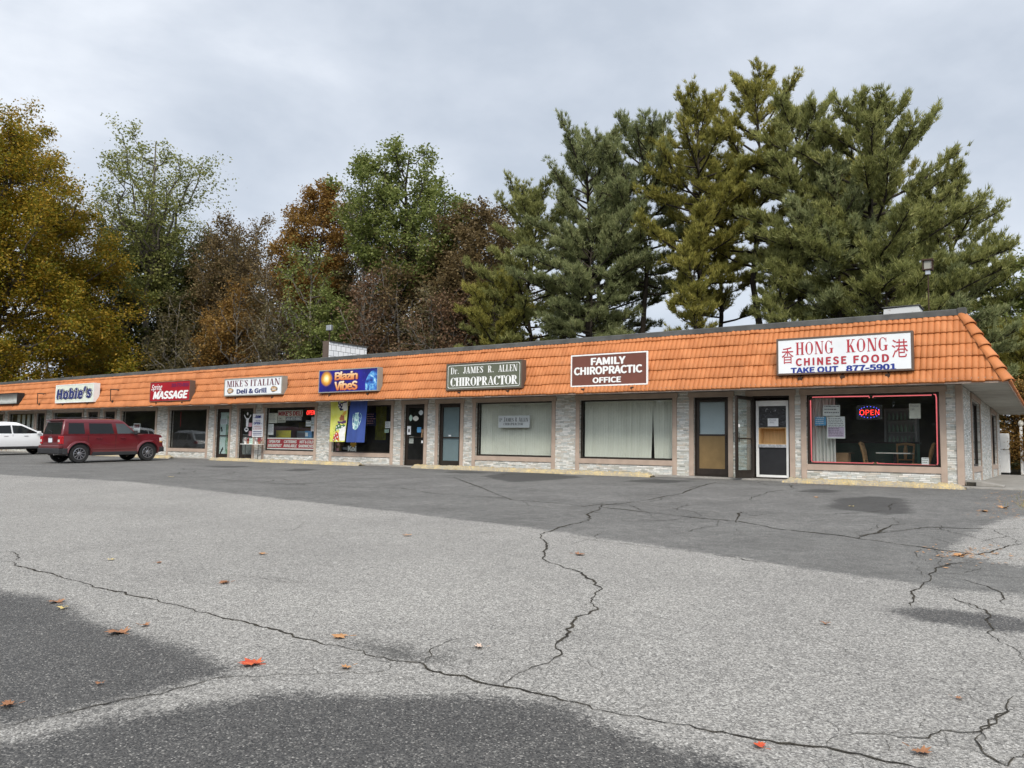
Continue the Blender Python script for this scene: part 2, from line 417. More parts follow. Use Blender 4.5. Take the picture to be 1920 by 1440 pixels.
# stones of the worn surface
vo2 = k.n('ShaderNodeTexVoronoi', {'Vector': o, 'Scale': 75.0}, feature='F1')
cell2 = k.n('ShaderNodeSeparateColor', {0: vo2.outputs['Color']}).outputs[1]
tone = k.ramp(cell, [(0, (.06, .058, .055)), (.25, (.145, .138, .13)), (.5, (.24, .23, .215)), (.75, (.34, .325, .30)), (.95, (.52, .50, .47)), (1, (.66, .64, .60))])
tone = k.mix(.35, tone, k.ramp(cell2, [(0, (.09, .087, .083)), (.4, (.21, .20, .19)), (.8, (.33, .315, .29)), (1, (.55, .53, .5))]))
light = k.mix(1, tone, k.ramp(nl, [(.3, (.91, .91, .90)), (.7, (1.13, 1.13, 1.11))]), 'MULTIPLY')
light = k.mix(.35, light, k.mix(1, light, k.ramp(k.noise(o, 9, 6, .7), [(.35, .72), (.65, 1.2)]), 'MULTIPLY'))
dk = k.ramp(cell, [(0, (.025, .025, .026)), (.45, (.066, .065, .064)), (.85, (.10, .098, .094)), (.97, (.20, .195, .185)), (1, (.36, .35, .33))])
strip_c = k.mix(1, k.mix(.5, k.mix(1, dk, (1.7, 1.66, 1.56), 'MULTIPLY'), (.142, .140, .134)), k.mix(1, k.ramp(k.noise(o, .9, 7, .65), [(.25, .74), (.55, 1.05), (.8, 1.3)]), k.ramp(k.noise(o, 7, 8, .75), [(.3, .72), (.7, 1.25)]), 'MULTIPLY'), 'MULTIPLY')
patch_c = k.mix(1, dk, k.ramp(k.math('ADD', k.math('MULTIPLY', nb, .6), k.math('MULTIPLY', k.noise(o, 7, 8, .75), .4)), [(.3, (.74, .73, .71)), (.7, (1.30, 1.27, 1.22))]), 'MULTIPLY')
c = k.mix(strip, light, strip_c)
c = k.mix(patch, c, patch_c)
c = k.mix(stain, c, (.035, .034, .032))
rg = k.ramp(patch, [(0, .9), (1, .62)])
h = k.math('ADD', k.math('MULTIPLY', vo.outputs['Distance'], -1.0), k.math('MULTIPLY', nf, .4))
k.pbsdf(c, rg, 0, .35, k.bump(h, .55, .006)); M['asphalt'] = k.m
lot = npmesh('parking_lot', V, F, M['asphalt'])
P2 = V[:, :2]
st = np.minimum(sdf(STRIP, P2), -sdf(P_LR, P2))
pa = np.maximum.reduce([sdf(P_LEFT, P2), sdf(P_BOT, P2), sdf(P_RT, P2)])
sn = np.maximum.reduce([sdf(p, P2) for p in P_ST])
for nme, arr in (('strip', st), ('patch', pa), ('stain', sn)):
    a = lot.data.attributes.new(nme, 'FLOAT', 'POINT'); a.data.foreach_set('value', np.clip(arr, -3, 3).astype(np.float32))
struct(lot)

CRACKS = [
(14,[(-6.75,-16.74),(-6.60,-16.70),(-6.27,-16.77),(-5.80,-16.77),(-5.20,-16.81),(-4.57,-16.84),(-4.16,-16.85),(-3.67,-16.84),(-3.23,-16.87),(-2.88,-16.87),(-2.51,-16.87),(-2.12,-16.92),(-1.79,-16.90),(-1.51,-16.93),(-1.32,-16.93),(-1.20,-16.87),(-1.03,-16.95),(-0.88,-16.92),(-0.67,-16.94),(-0.54,-16.92),(-0.38,-16.92),(-0.21,-16.92),(-0.03,-16.94),(0.11,-16.92),(0.30,-16.90),(0.45,-16.89),(0.59,-16.87),(0.71,-16.85),(0.83,-16.83),(0.92,-16.78),(1.00,-16.79),(1.14,-16.79),(1.28,-16.76)]),
(8,[(-7.42,-16.48),(-7.28,-16.42),(-6.82,-16.54),(-6.60,-16.70)]),
(4,[(-7.02,-16.45),(-6.80,-16.12),(-6.79,-15.38),(-6.69,-14.80)]),
(8,[(-2.05,-18.61),(-2.00,-18.38),(-1.99,-18.27),(-1.96,-18.12),(-1.89,-17.98),(-1.88,-17.81),(-1.88,-17.69),(-1.82,-17.60),(-1.70,-17.50),(-1.51,-17.34),(-1.28,-17.14),(-1.24,-17.07),(-1.31,-16.97)]),
(12,[(-1.18,-16.85),(-1.32,-16.63),(-1.33,-16.51),(-1.33,-16.36)]),
(12,[(-0.59,-16.93),(-0.62,-16.81),(-0.64,-16.62),(-0.61,-16.43),(-0.64,-16.29),(-0.76,-16.14),(-0.83,-15.90),(-0.92,-15.67),(-1.01,-15.48),(-0.98,-15.36),(-1.01,-15.16),(-1.12,-15.06),(-1.21,-14.90),(-1.31,-14.55),(-1.52,-14.30),(-1.84,-14.00),(-2.24,-13.77),(-2.39,-13.70),(-2.71,-13.22),(-2.99,-12.73),(-3.47,-12.12),(-3.55,-11.72),(-3.65,-11.30),(-3.67,-10.78),(-3.79,-10.28),(-4.10,-9.86),(-4.31,-9.06),(-4.60,-8.47),(-4.43,-7.77),(-4.38,-6.98),(-4.44,-5.37),(-4.85,-3.46),(-5.03,-1.78)]),
(10,[(-15.75,-7.05),(-12.80,-5.65),(-11.46,-4.02),(-6.40,-8.53),(-5.54,-8.55),(-4.73,-8.83),(-4.69,-8.25),(-4.21,-8.20),(-3.66,-8.85)]),
(14,[(-4.66,-8.68),(-3.57,-9.03),(-2.46,-9.35),(-1.94,-9.38),(-1.23,-9.94),(-0.55,-10.07),(-0.09,-10.31),(0.33,-10.52),(0.72,-10.71),(1.04,-10.80),(1.14,-10.52),(1.24,-10.00),(1.37,-9.67)]),
(14,[(-0.24,-10.28),(-0.12,-9.47),(-0.12,-8.65),(0.03,-8.37)]),
(10,[(-0.26,-10.01),(0.17,-8.95),(0.32,-8.62),(0.73,-8.46),(1.10,-8.30),(1.35,-8.02)]),
(12,[(-1.92,-9.55),(-2.29,-8.36),(-2.28,-8.13)]),
(12,[(0.83,-13.80),(0.76,-13.29),(0.78,-13.02),(0.81,-12.60),(0.78,-12.00),(0.85,-11.61),(1.06,-11.37)]),
(8,[(0.77,-12.25),(1.05,-12.43),(1.32,-12.83),(1.38,-13.36)]),
(8,[(0.83,-12.21),(1.02,-12.07),(1.12,-11.68)]),
(10,[(0.94,-13.22),(1.13,-13.43),(1.28,-13.63),(1.32,-14.06),(1.36,-14.44),(1.48,-14.64),(1.54,-14.89)]),
(10,[(0.92,-16.77),(0.92,-16.67),(0.98,-16.56),(1.09,-16.50),(1.19,-16.47),(1.25,-16.44),(1.28,-16.31),(1.35,-16.30),(1.42,-16.22),(1.47,-16.05),(1.50,-15.85),(1.49,-15.71),(1.56,-15.57)]),
(7,[(1.25,-16.44),(1.36,-16.46),(1.46,-16.49),(1.52,-16.59)]),
(12,[(1.42,-16.22),(1.42,-16.39),(1.48,-16.53),(1.53,-16.57),(1.58,-16.40)]),
(16,[(1.50,-15.85),(1.44,-16.13),(1.44,-16.34)]),
(9,[(-17.02,-7.94),(-14.74,-8.27),(-13.66,-8.31),(-11.77,-8.33),(-10.04,-7.59),(-8.55,-8.26),(-6.56,-8.31)]),
(5,[(-15.02,-7.60),(-14.58,-9.80),(-14.20,-11.83)]),
(5,[(-4.39,-15.94),(-4.04,-15.84),(-3.43,-15.77)]),
(5,[(-4.13,-15.83),(-3.82,-15.73),(-3.55,-15.75)]),
(4,[(-6.49,-14.92),(-6.56,-13.77),(-6.28,-13.57),(-6.88,-12.84)]),
(4,[(-6.56,-13.77),(-5.46,-13.43),(-4.74,-13.01),(-4.15,-12.45),(-3.97,-12.01)]),
(6,[(-1.35,-12.37),(-1.07,-12.38),(-0.74,-12.54),(-0.49,-12.54)]),
(3,[(0.21,-14.97),(0.49,-15.12),(0.77,-15.37),(1.06,-15.49)]),
(5,[(-3.27,-11.98),(-2.60,-12.20),(-2.00,-12.27),(-1.35,-12.37)])
]
rng = np.random.default_rng(5)
mb = MB()
def crack(pts, width):
    P = [np.array(p) for p in pts]; Q = []
    for a, b in zip(P[:-1], P[1:]):
        L = np.hypot(*(b - a)); n = max(2, int(L / .035)); n = min(n, 60)
        d = (b - a) / max(L, 1e-6); nrm = np.array([-d[1], d[0]]); ph = rng.normal(0, 1, 4)
        for i in range(n):
            t = i / n; am = min(.02, L * .08) * math.sin(math.pi * t)
            Q.append(a + (b - a) * t + nrm * (am * (math.sin(5 * t + ph[0]) + .5 * math.sin(13 * t + ph[1])) + rng.normal(0, .004)))
    Q.append(P[-1]); n = len(Q); o = len(mb.v)
    for i, q in enumerate(Q):
        d = Q[min(i + 1, n - 1)] - Q[max(i - 1, 0)]; d = d / (np.hypot(*d) + 1e-9); nn = np.array([-d[1], d[0]])
        e = min(1, .35 + min(i, n - 1 - i) / 14); wd = width * e * (.5 + .8 * rng.random()) * (.95 + .4 * math.sin(i * .13 + width * 900))
        far = 1 + max(0, (q[1] + 17.5)) * .20
        for s in (1, -1): mb.v.append((q[0] + s * nn[0] * wd * far / 2, q[1] + s * nn[1] * wd * far / 2, gz(*q) + .004))
    for i in range(n - 1): mb.f.append((o + 2 * i, o + 2 * i + 1, o + 2 * i + 3, o + 2 * i + 2))
for wd, pts in CRACKS:
    crack(pts, wd / 1000.0 * (.62 if pts[0][0] > .6 else .9))
    # hairline side branches
    for a, b in zip(pts[:-1], pts[1:]):
        L = math.hypot(b[0] - a[0], b[1] - a[1])
        for _i in range(rng.poisson(.55 if wd > 6 else .2)):
            t = rng.random(); p = np.array([a[0] + (b[0] - a[0]) * t, a[1] + (b[1] - a[1]) * t]); an = math.atan2(b[1] - a[1], b[0] - a[0]) + rng.choice([-1, 1]) * rng.uniform(.4, 1.3); q = [tuple(p)]
            sc_ = .10 + .05 * max(0, p[1] + 17.5)
            for _j in range(rng.integers(2, 5)):
                an += rng.normal(0, .45); p = p + np.array([math.cos(an), math.sin(an)]) * sc_ * rng.uniform(.5, 1.4); q.append(tuple(p))
            crack(q, .0032)
for _k in range(34):                          # loose hairlines over the dark lane
    p = np.array([rng.uniform(-26, .6), rng.uniform(-9.5, -2.0)]); an = rng.choice([0, math.pi / 2]) + rng.normal(0, .25); q = [tuple(p)]
    for _j in range(rng.integers(3, 8)):
        an += rng.normal(0, .3); p = p + np.array([math.cos(an), math.sin(an)]) * rng.uniform(.3, .8); q.append(tuple(p))
    q = [(x, min(y, -1.3)) for x, y in q]; crack(q, .0045)
k = NT('crack_filler'); o = k.obj()
k.pbsdf(k.ramp(k.noise(o, 14, 4), [(.3, (.018, .017, .016)), (.75, (.075, .066, .05))]), .95, 0, .1); M['crack'] = k.m
ck = mb.build('crack', M['crack'], lot); ck['kind'] = 'structure'

k = NT('worn_concrete'); o = k.obj()
c = k.ramp(k.noise(o, 3, 8, .7), [(.3, (.20, .19, .17)), (.7, (.36, .34, .31))])
k.pbsdf(c, .9, 0, .2, k.bump(k.noise(o, 60, 4), .4, .01)); M['concrete'] = k.m
struct(MB().box(-52, .0, -.62, -.002, -.1, .018).box(0.0, 1.35, -.62, 14.9, -.1, .012).build('sidewalk', M['concrete'], None, bevel=.01))

# painted kerb ridges along the fronts
k = NT('flaking_yellow_paint'); o = k.obj()
wear = k.smooth(k.math('ADD', k.noise(o, 30, 8, .78), k.math('MULTIPLY', k.noise(o, 2.2, 4), .30)),   .52, .72)
c = k.mix(wear, k.ramp(k.noise(o, 5, 5), [(.3, (.60, .43, .15)), (.7, (.72, .57, .28))]), (.34, .31, .26))
k.pbsdf(c, .8, 0, .25, k.bump(k.noise(o, 26, 6, .7), .9, .03)); M['kerb'] = k.m
def kerb(x0, x1, y, seed, label):
    r = np.random.default_rng(seed); n = int((x1 - x0) / .05); prof = [(-.19, -.08), (-.17, .05), (-.10, .095), (0, .115), (.09, .095), (.17, .04), (.19, -.08)]
    vs = []; m_ = len(prof)
    w1 = np.convolve(r.normal(0, 1, n + 21), np.ones(14) / 14, 'same')[:n + 1] * .05
    for i in range(n + 1):
        x = x0 + (x1 - x0) * i / n; e = min(1, min(i, n - i) / 4 + .25)
        for py, pz in prof:
            vs.append((x + r.normal(0, .010), y + py * (.8 + .2 * e) + w1[i] + r.normal(0, .016), gz(x, y) + (pz if pz < 0 else pz * e * (1 + w1[i] * 5)) + (r.normal(0, .012) if pz > 0 else 0)))
    fs = [(i * m_ + j, (i + 1) * m_ + j, (i + 1) * m_ + j + 1, i * m_ + j + 1) for i in range(n) for j in range(m_ - 1)]
    fs += [tuple(range(m_))[::-1], tuple(range(n * m_, n * m_ + m_))]
    mb = MB(); mb.add(vs, fs)
    return tag(mb.build('kerb_ridge', M['kerb'], None, smooth=True), label, 'kerb', 'yellow kerb ridges along the shop fronts')
kerb(-3.72, .12, -.86, 1, 'chipped yellow kerb ridge under the restaurant window with the pink neon frame')
kerb(-15.75, -7.15, -.86, 2, 'long yellow kerb ridge under the two windows with vertical blinds')
kerb(-26.9, -18.2, -.86, 3, 'yellow kerb ridge in front of the deli window and the hanging flags')
kerb(-36.4, -29.9, -.86, 4, 'yellow kerb ridge half hidden behind the dark red car')
# ---------------------------------------------------------------- the row of shops
k = NT('ledger_stone'); o = k.obj()
sx = k.n('ShaderNodeSeparateXYZ', {0: o})
h_ = k.math('ADD', sx.outputs[0], sx.outputs[1])
nzr = k.noise(o, 1.3, 3)
vec = k.n('ShaderNodeCombineXYZ', {0: k.math('ADD', h_, k.math('MULTIPLY', nzr, .3)), 1: sx.outputs[2], 2: 0.0}).outputs[0]
bt = k.n('ShaderNodeTexBrick', {'Vector': vec, 'Scale': 1.0, 'Mortar Size': .0022, 'Mortar Smooth': .3, 'Brick Width': .22, 'Row Height': .041, 'Color1': (0, 0, 0, 1), 'Color2': (1, 1, 1, 1), 'Mortar': (.5, .5, .5, 1)}, offset=.37, squash=.55, squash_frequency=3)
rv = k.n('ShaderNodeSeparateColor', {0: bt.outputs['Color']}).outputs[0]
c = k.ramp(rv, [(0, (.34, .35, .32)), (.16, (.78, .79, .76)), (.34, (.46, .45, .40)), (.5, (.86, .85, .82)), (.68, (.64, .58, .50)), (.82, (.55, .58, .57)), (1, (.88, .87, .84))])
c = k.mix(.65, c, k.mix(1, c, k.ramp(k.noise(k.n('ShaderNodeMapping', {0: vec, 'Scale': (5, 34, 1)}).outputs[0], 1.0, 6, .7), [(.3, (.62, .62, .60)), (.7, (1.25, 1.23, 1.2))]), 'MULTIPLY'))
c = k.mix(bt.outputs['Fac'], c, (.24, .23, .21))
damp = k.smooth(k.math('ADD', sx.outputs[2], k.math('MULTIPLY', k.noise(o, 2.5, 6), .5)), .22, .42)
c = k.mix(damp, k.mix(1, c, (.92, .92, .89), 'MULTIPLY'), c)
hh = k.math('ADD', k.math('MULTIPLY', rv, .8), k.math('MULTIPLY', k.noise(o, 40, 5, .7), .6))
hh = k.math('SUBTRACT', hh, k.math('MULTIPLY', bt.outputs['Fac'], 1.2))
k.pbsdf(c, .85, 0, .25, k.bump(hh, .9, .022)); M['stone'] = k.m
M['trim'] = pm('taupe_board', (.43, .335, .27), .7, 0, .14, 3.0, .25, .15, 30)
M['bronze'] = pm('bronze_frame', (.035, .026, .02), .45, .3, .25, 5)
M['brown_panel'] = pm('brown_panel', (.19, .125, .052), .55, 0, .16, 4, .35)
M['white_paint'] = pm('white_door_paint', (.78, .78, .76), .5, 0, .06, 5)
M['glass'] = glass('window_glass', (.95, .965, .955), .012, 1.0, .02)
M['door_glass'] = glass('door_glass', (.92, .94, .94), .015, 1.1, .03)
M['clear_glass'] = glass('clear_door_glass', (.86, .9, .89), .02, .9, .08)
M['soffit'] = None
k = NT('soffit_boards'); o = k.obj(); sx = k.n('ShaderNodeSeparateXYZ', {0: o})
g = k.math('FRACT', k.math('DIVIDE', sx.outputs[1], .62))
gr = k.math('LESS_THAN', g, .035)
c = k.mix(gr, k.ramp(k.noise(o, 1.5, 6), [(.3, (.40, .39, .35)), (.7, (.55, .54, .49))]), (.12, .11, .1))
c = k.mix(k.smooth(k.noise(k.n('ShaderNodeMapping', {0: o, 'Scale': (2.2, 9, 1)}).outputs[0], 1.0, 3), .66, .74), c, (.14, .13, .12))
k.pbsdf(c, .8, 0, .2); M['soffit'] = k.m
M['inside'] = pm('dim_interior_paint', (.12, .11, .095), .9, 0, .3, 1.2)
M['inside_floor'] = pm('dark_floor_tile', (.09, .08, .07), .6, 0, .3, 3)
M['flash'] = pm('dark_grey_flashing', (.085, .085, .08), .7, .1, .35, 2.2, .3)
M['flat_roof'] = pm('flat_roof_felt', (.06, .06, .058), .95, 0, .3, 2)

XL, XR, YB, ZS, ZT, ZG = -52.0, 0.0, 14.8, 2.31, 2.15, .415
# (left, right, kind)
OPEN = [(-51.0, -48.75, 'w'), (-48.0, -44.87, 'w'), (-44.55, -43.62, 'd'), (-42.65, -39.57, 'w'), (-38.96, -37.95, 'd'), (-37.32, -36.33, 'd'),
        (-35.72, -32.72, 'w'), (-31.57, -28.69, 'w'), (-27.99, -27.08, 'd'), (-26.40, -25.45, 'd'), (-24.69, -21.68, 'w'), (-20.67, -17.65, 'w'),
        (-17.01, -16.07, 'd'), (-15.44, -14.48, 'd'), (-13.84, -10.90, 'w'), (-9.92, -6.96, 'w'), (-6.34, -5.38, 'd'), (-4.75, -3.79, 'd'), (-3.38, -.43, 'w')]
SIDE = [(2.56, 5.21), (9.9, 12.6)]
mall = thing('strip_mall', 'long low stone faced strip mall with an orange tiled mansard roof', 'shopping strip')
TH = .2
mb = MB(); x = XL
for a, b, kd in OPEN:
    mb.box(x, a, 0, TH, -.1, ZS); mb.box(a, b, 0, TH, ZT, ZS)
    if kd == 'w': mb.box(a, b, 0, TH, -.1, ZG)
    x = b
mb.box(x, XR, 0, TH, -.1, ZS)
y = TH
for a, b in SIDE:
    mb.box(-TH, 0, y, a, -.1, ZS); mb.box(-TH, 0, a, b, ZT, ZS); mb.box(-TH, 0, a, b, -.1, ZG); y = b
mb.box(-TH, 0, y, YB, -.1, ZS); mb.box(XL, XL + TH, TH, YB, -.1, ZS); mb.box(XL + TH, -TH, YB - TH, YB, -.1, ZS)
mb.build('wall', M['stone'], mall)
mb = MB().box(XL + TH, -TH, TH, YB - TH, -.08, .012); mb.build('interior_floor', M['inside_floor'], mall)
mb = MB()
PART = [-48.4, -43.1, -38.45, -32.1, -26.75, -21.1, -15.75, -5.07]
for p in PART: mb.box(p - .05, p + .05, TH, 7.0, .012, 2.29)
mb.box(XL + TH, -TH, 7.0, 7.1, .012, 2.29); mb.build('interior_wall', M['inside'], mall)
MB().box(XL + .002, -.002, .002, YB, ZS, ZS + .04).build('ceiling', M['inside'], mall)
EO, ER, EZ = -1.05, .95, 2.255          # eave line out from the walls, and its height
mb = MB(); mb.box(XL - .93, ER - .02, EO + .03, -.002, 2.318, 2.345); mb.box(.002, ER - .02, .0, YB + .6, 2.318, 2.345)
mb.build('soffit', M['soffit'], mall)
mb = MB(); mb.box(XL - .93, ER - .02, EO - .0, EO + .03, 2.235, 2.36); mb.box(ER - .02, ER + .005, EO, YB + .6, 2.235, 2.36)
mb.build('fascia_board', M['trim'], mall)

# -- windows and doors, each with its own boards, frame and glass
TW, TY = .13, -.03
def boards(mb, a, b, kd, lift=0.0):
    mb.box(a - TW, a, TY, .0, .02, ZT); mb.box(b, b + TW, TY, .0, .02, ZT)
    mb.box(a - TW - .03, b + TW + .03, TY - .012, .0, ZT, ZT + .135)
    if kd == 'w': mb.box(a, b, TY + .004, .0, .27, ZG)
def frame(mb, a, b, z0, z1, y0, y1, t=.05, tb=None):
    tb = tb or t
    mb.box(a, a + t, y0, y1, z0, z1); mb.box(b - t, b, y0, y1, z0, z1)
    mb.box(a + t, b - t, y0, y1, z1 - t, z1); mb.box(a + t, b - t, y0, y1, z0, z0 + tb)
def window(a, b):
    f = MB(); frame(f, a + .001, b - .001, ZG + .001, ZT - .001, .07, .12, .045)
    wn = f.build('window', M['bronze'], mall, bevel=.004)
    t = MB(); boards(t, a, b, 'w'); t.build('trim', M['trim'], wn, bevel=.006)
    MB().box(a + .045, b - .045, .088, .094, ZG + .045, ZT - .045).build('pane', M['glass'], wn)
    return wn
def bar_handle(mb, x, y, z): mb.tube([(x, y, z - .12), (x, y - .05, z - .12), (x, y - .05, z + .12), (x, y, z + .12)], .011, 6)
def door(a, b, style='glass', handle='r'):
    f = MB(); frame(f, a + .001, b - .001, .02, ZT - .001, .05, .16, .045, .03)
    d = f.build('door', M['bronze'], mall, bevel=.004)
    t = MB(); boards(t, a, b, 'd'); t.build('trim', M['trim'], d, bevel=.006)
    if style == 'open': return d
    l = MB(); frame(l, a + .05, b - .05, .055, ZT - .055, .07, .115, .075, .17)
    if style == 'glass': l.box(a + .125, b - .125, .062, .10, .985, 1.02)
    if style == 'panel': l.box(a + .125, b - .125, .074, .112, 1.10, 1.15)
    l.build('door_leaf', M['bronze'], d, bevel=.004)
    if style == 'glass': MB().box(a + .125, b - .125, .09, .096, .225, ZT - .13).build('pane', M['door_glass'], d)
    if style == 'panel':
        MB().box(a + .125, b - .125, .09, .096, 1.15, ZT - .13).build('pane', M['door_glass'], d)
        MB().box(a + .125, b - .125, .078, .108, .225, 1.10).build('kick_panel', M['brown_panel'], d)
    hb = MB(); bar_handle(hb, (b - .085) if handle == 'r' else (a + .085), .068, 1.02); hb.build('handle', M['bronze'], d)
    return d
for a, b, kd in OPEN:
    if kd == 'w': window(a, b)
    else:
        door(a, b, 'open' if a == -4.75 else 'panel' if a == -6.34 else 'glass', 'l' if a in (-15.44,) else 'r')
for a, b in SIDE:
    f = MB(); T = Matrix(((0, -1, 0, 0), (1, 0, 0, 0), (0, 0, 1, 0), (0, 0, 0, 1)))   # front-facing boards turned onto the end wall
    f = MB(); frame(f, a + .001, b - .001, ZG + .001, ZT - .001, .06, .14, .055)
    wn = f.build('window', M['bronze'], mall, bevel=.004, T=T)
    t = MB(); boards(t, a, b, 'w'); t.build('trim', M['trim'], wn, bevel=.006, T=T)
    MB().box(a + .055, b - .055, .098, .104, ZG + .055, ZT - .055).build('pane', M['glass'], wn, T=T)
mb = MB().box(-.105, .028, -.032, -.001, .02, 2.30); mb.box(.001, .03, -.001, .20, .02, 2.30); mb.build('corner_board', M['trim'], mall, bevel=.006)

# -- mansard: rows of wavy clay tiles, real relief
k = NT('orange_clay_tile'); o = k.obj(); sx = k.n('ShaderNodeSeparateXYZ', {0: o})
ti = k.n('ShaderNodeCombineXYZ', {0: k.math('FLOOR', k.math('DIVIDE', k.math('ADD', sx.outputs[0], sx.outputs[1]), .25)), 1: k.math('FLOOR', k.math('DIVIDE', k.math('SUBTRACT', sx.outputs[2], 2.262), .2935)), 2: 0.0}).outputs[0]
wn_ = k.n('ShaderNodeTexWhiteNoise', {0: ti}).outputs['Value']
c = k.ramp(wn_, [(0, (.44, .152, .047)), (.5, (.475, .170, .055)), (1, (.51, .190, .066))])
c = k.mix(1, c, k.ramp(k.noise(o, 1.1, 7, .65), [(.3, (.82, .80, .78)), (.7, (1.1, 1.1, 1.1))]), 'MULTIPLY')
c = k.mix(k.math('MULTIPLY', k.smooth(k.noise(o, 2.3, 7, .7), .58, .74), .40), c, (.26, .11, .055))
strk = k.smooth(k.noise(k.n('ShaderNodeMapping', {0: o, 'Scale': (7, 7, .8)}).outputs[0], 1.0, 6, .7), .58, .76)
c = k.mix(k.math('MULTIPLY', strk, .30), c, (.20, .10, .06))
k.pbsdf(c, .62, 0, .35, k.bump(k.noise(o, 70, 4), .2, .006)); M['tile'] = k.m
SLX, SLZ = .90, 1.72; SLEN = math.hypot(SLX, SLZ); ROW = .33; TOPS = 1.835
nx_, nz_ = SLZ / SLEN, SLX / SLEN       # outward normal: (-y, +z)
PIT = .125
def tile_rows(front=True):
    L = (ER - (XL - .95)) if front else (YB + .6 - EO)
    st6 = np.array([0, .05, .13, .5, .87, .95]); u = (np.arange(int(L / PIT))[:, None] + st6[None]).ravel() * PIT; u = np.append(u, L); nu = len(u) - 1
    ph = (u / PIT) % 1.0
    wave = .034 * (1 - np.abs(2 * ph - 1) ** 4.5) * np.where((u / PIT).astype(int) % 2 == 0, 1, .86)
    tid = np.floor(u / (2 * PIT)).astype(int)
    Vs = []; Fs = []; off = 0; rg_ = np.random.default_rng(11 if front else 12)
    for r_ in range(6):
        sb = r_ * ROW; st_ = min(sb + ROW + .03, TOPS)
        if st_ <= sb: continue
        jit = rg_.normal(0, .004, tid.max() + 2)[tid]; js = rg_.normal(0, .006, tid.max() + 2)[tid]
        tilt = .040
        rings = [(sb + .004, wave * 0 + .0), (sb, tilt + wave - .012 + jit), (sb + .012, tilt + wave + jit), ((sb + st_) / 2, tilt * .5 + wave + .006 + jit), (st_, wave * 1.0 + .006 + jit)]
        for ri, (s_, n_) in enumerate(rings):
            so = s_ + js * (ri < 4)
            frac = so / SLEN * SLX
            if front:
                X = np.clip(XL - .95 + u, XL - .95 + frac, ER - frac); Y = EO + frac - n_ * nx_; Z = EZ + so / SLEN * SLZ + n_ * nz_
                Y = np.broadcast_to(Y, X.shape)
            else:
                Y = np.clip(EO + u, EO + frac, 99); X = np.broadcast_to(ER - frac + n_ * nx_, Y.shape); Z = EZ + so / SLEN * SLZ + n_ * nz_
            Vs.append(np.stack([X, Y, Z], 1))
        n1 = nu + 1; i = np.arange(nu)
        for q in range(len(rings) - 1):
            a = off + q * n1 + i; b = off + (q + 1) * n1 + i
            Fs.append(np.stack([a, a + 1, b + 1, b], 1) if front else np.stack([a, b, b + 1, a + 1][::-1], 1))
        off += len(rings) * n1
    return np.concatenate(Vs), np.concatenate(Fs)
V1, F1 = tile_rows(True); V2, F2 = tile_rows(False)
roof = npmesh('roof', np.concatenate([V1, V2]), np.concatenate([F1, F2 + len(V1)]), M['tile'], mall)
# dark deck close under the tiles
d_ = .012
ZC = EZ + TOPS / SLEN * SLZ; YC = EO + TOPS / SLEN * SLX; XC = ER - TOPS / SLEN * SLX
hip0, hip1 = Vector((ER, EO, EZ)), Vector((ER - SLX * TOPS / SLEN, EO + SLX * TOPS / SLEN, ZC))
hd = (hip1 - hip0); hl = hd.length; hd.normalize()
hn = Vector((1, -1, 0)).normalized(); sidev = hd.cross(hn).normalized(); up_ = sidev.cross(hd).normalized(); up_ = up_ if up_.z > 0 else -up_
for i in range(6):
    t0 = hl * i / 6 + .0; t1 = hl * (i + 1) / 6 + .06; mb = MB(); ns = 10; vs = []
    for tt, rad, lift in ((t0 - .03, .150, .040), (t0 + .04, .135, .045), (t1, .115, .012)):
        tt = min(max(tt, -.04), hl)
        for inner in (0, .022):
            for j in range(ns + 1):
                a = math.pi * j / ns
                vs.append(hip0 + hd * tt + sidev * math.cos(a) * (rad - inner) + up_ * (math.sin(a) * (rad - inner) * .75 + lift - .035))
    m1 = ns + 1; fs = []
    for q in range(2):
        for j in range(ns):
            a = q * 2 * m1 + j; b = (q + 1) * 2 * m1 + j
            fs += [(a, a + 1, b + 1, b), (a + m1, b + m1, b + m1 + 1, a + m1 + 1)]
    for j in range(ns): fs += [(j, j + m1, j + m1 + 1, j + 1), (4 * m1 + j, 4 * m1 + j + 1, 5 * m1 + j + 1, 5 * m1 + j)]
    mb.add(vs, fs).build('hip_tile', M['tile'], roof, smooth=True)
mb = MB()
sec = [(-.075, -.03), (-.055, .10), (.0, .125), (.28, .125), (.28, .05), (-.02, -.02)]
mb.prism([(YC + a, ZC + b) for a, b in sec], 'x', XL - .2, XC - .0)
mb.prism([(XC - a, ZC + b) for a, b in sec][::-1], 'y', YC + .001, YB)
mb.build('cap_flashing', M['flash'], mall)
mb = MB().box(XC - .10, XC + .085, YC - .085, YC + .11, ZC - .045, ZC + .135); mb.build('corner_cap', M['flash'], mall, bevel=.02)
MB().box(XL, XC - .28, YC + .28, YB, ZC - .1, ZC + .05).build('roof_deck', M['flat_roof'], mall)
# ---------------------------------------------------------------- shop signs on the mansard
M['ink_red'] = pm('sign_red', (.42, .035, .05), .5, 0, .1)
M['ink_blue'] = pm('sign_blue', (.015, .035, .25), .5, 0, .12)
M['ink_navy'] = pm('sign_navy', (.02, .03, .14), .5, 0, .15)
M['ink_black'] = pm('sign_black', (.012, .012, .014), .5, 0, .2)
M['ink_white'] = pm('sign_white', (.82, .82, .80), .5, 0, .05)
M['ink_maroon'] = pm('sign_maroon', (.13, .025, .045), .5, 0, .15)
M['ink_purple'] = pm('sign_purple', (.10, .02, .10), .5, 0, .15)
M['acrylic'] = pm('white_acrylic', (.76, .78, .79), .35, 0, .07, 2.0, .4)
M['cream_face'] = pm('cream_acrylic', (.68, .72, .62), .4, 0, .07, 2.0)
M['red_face'] = pm('red_acrylic', (.36, .008, .018), .35, 0, .12, 2.0)
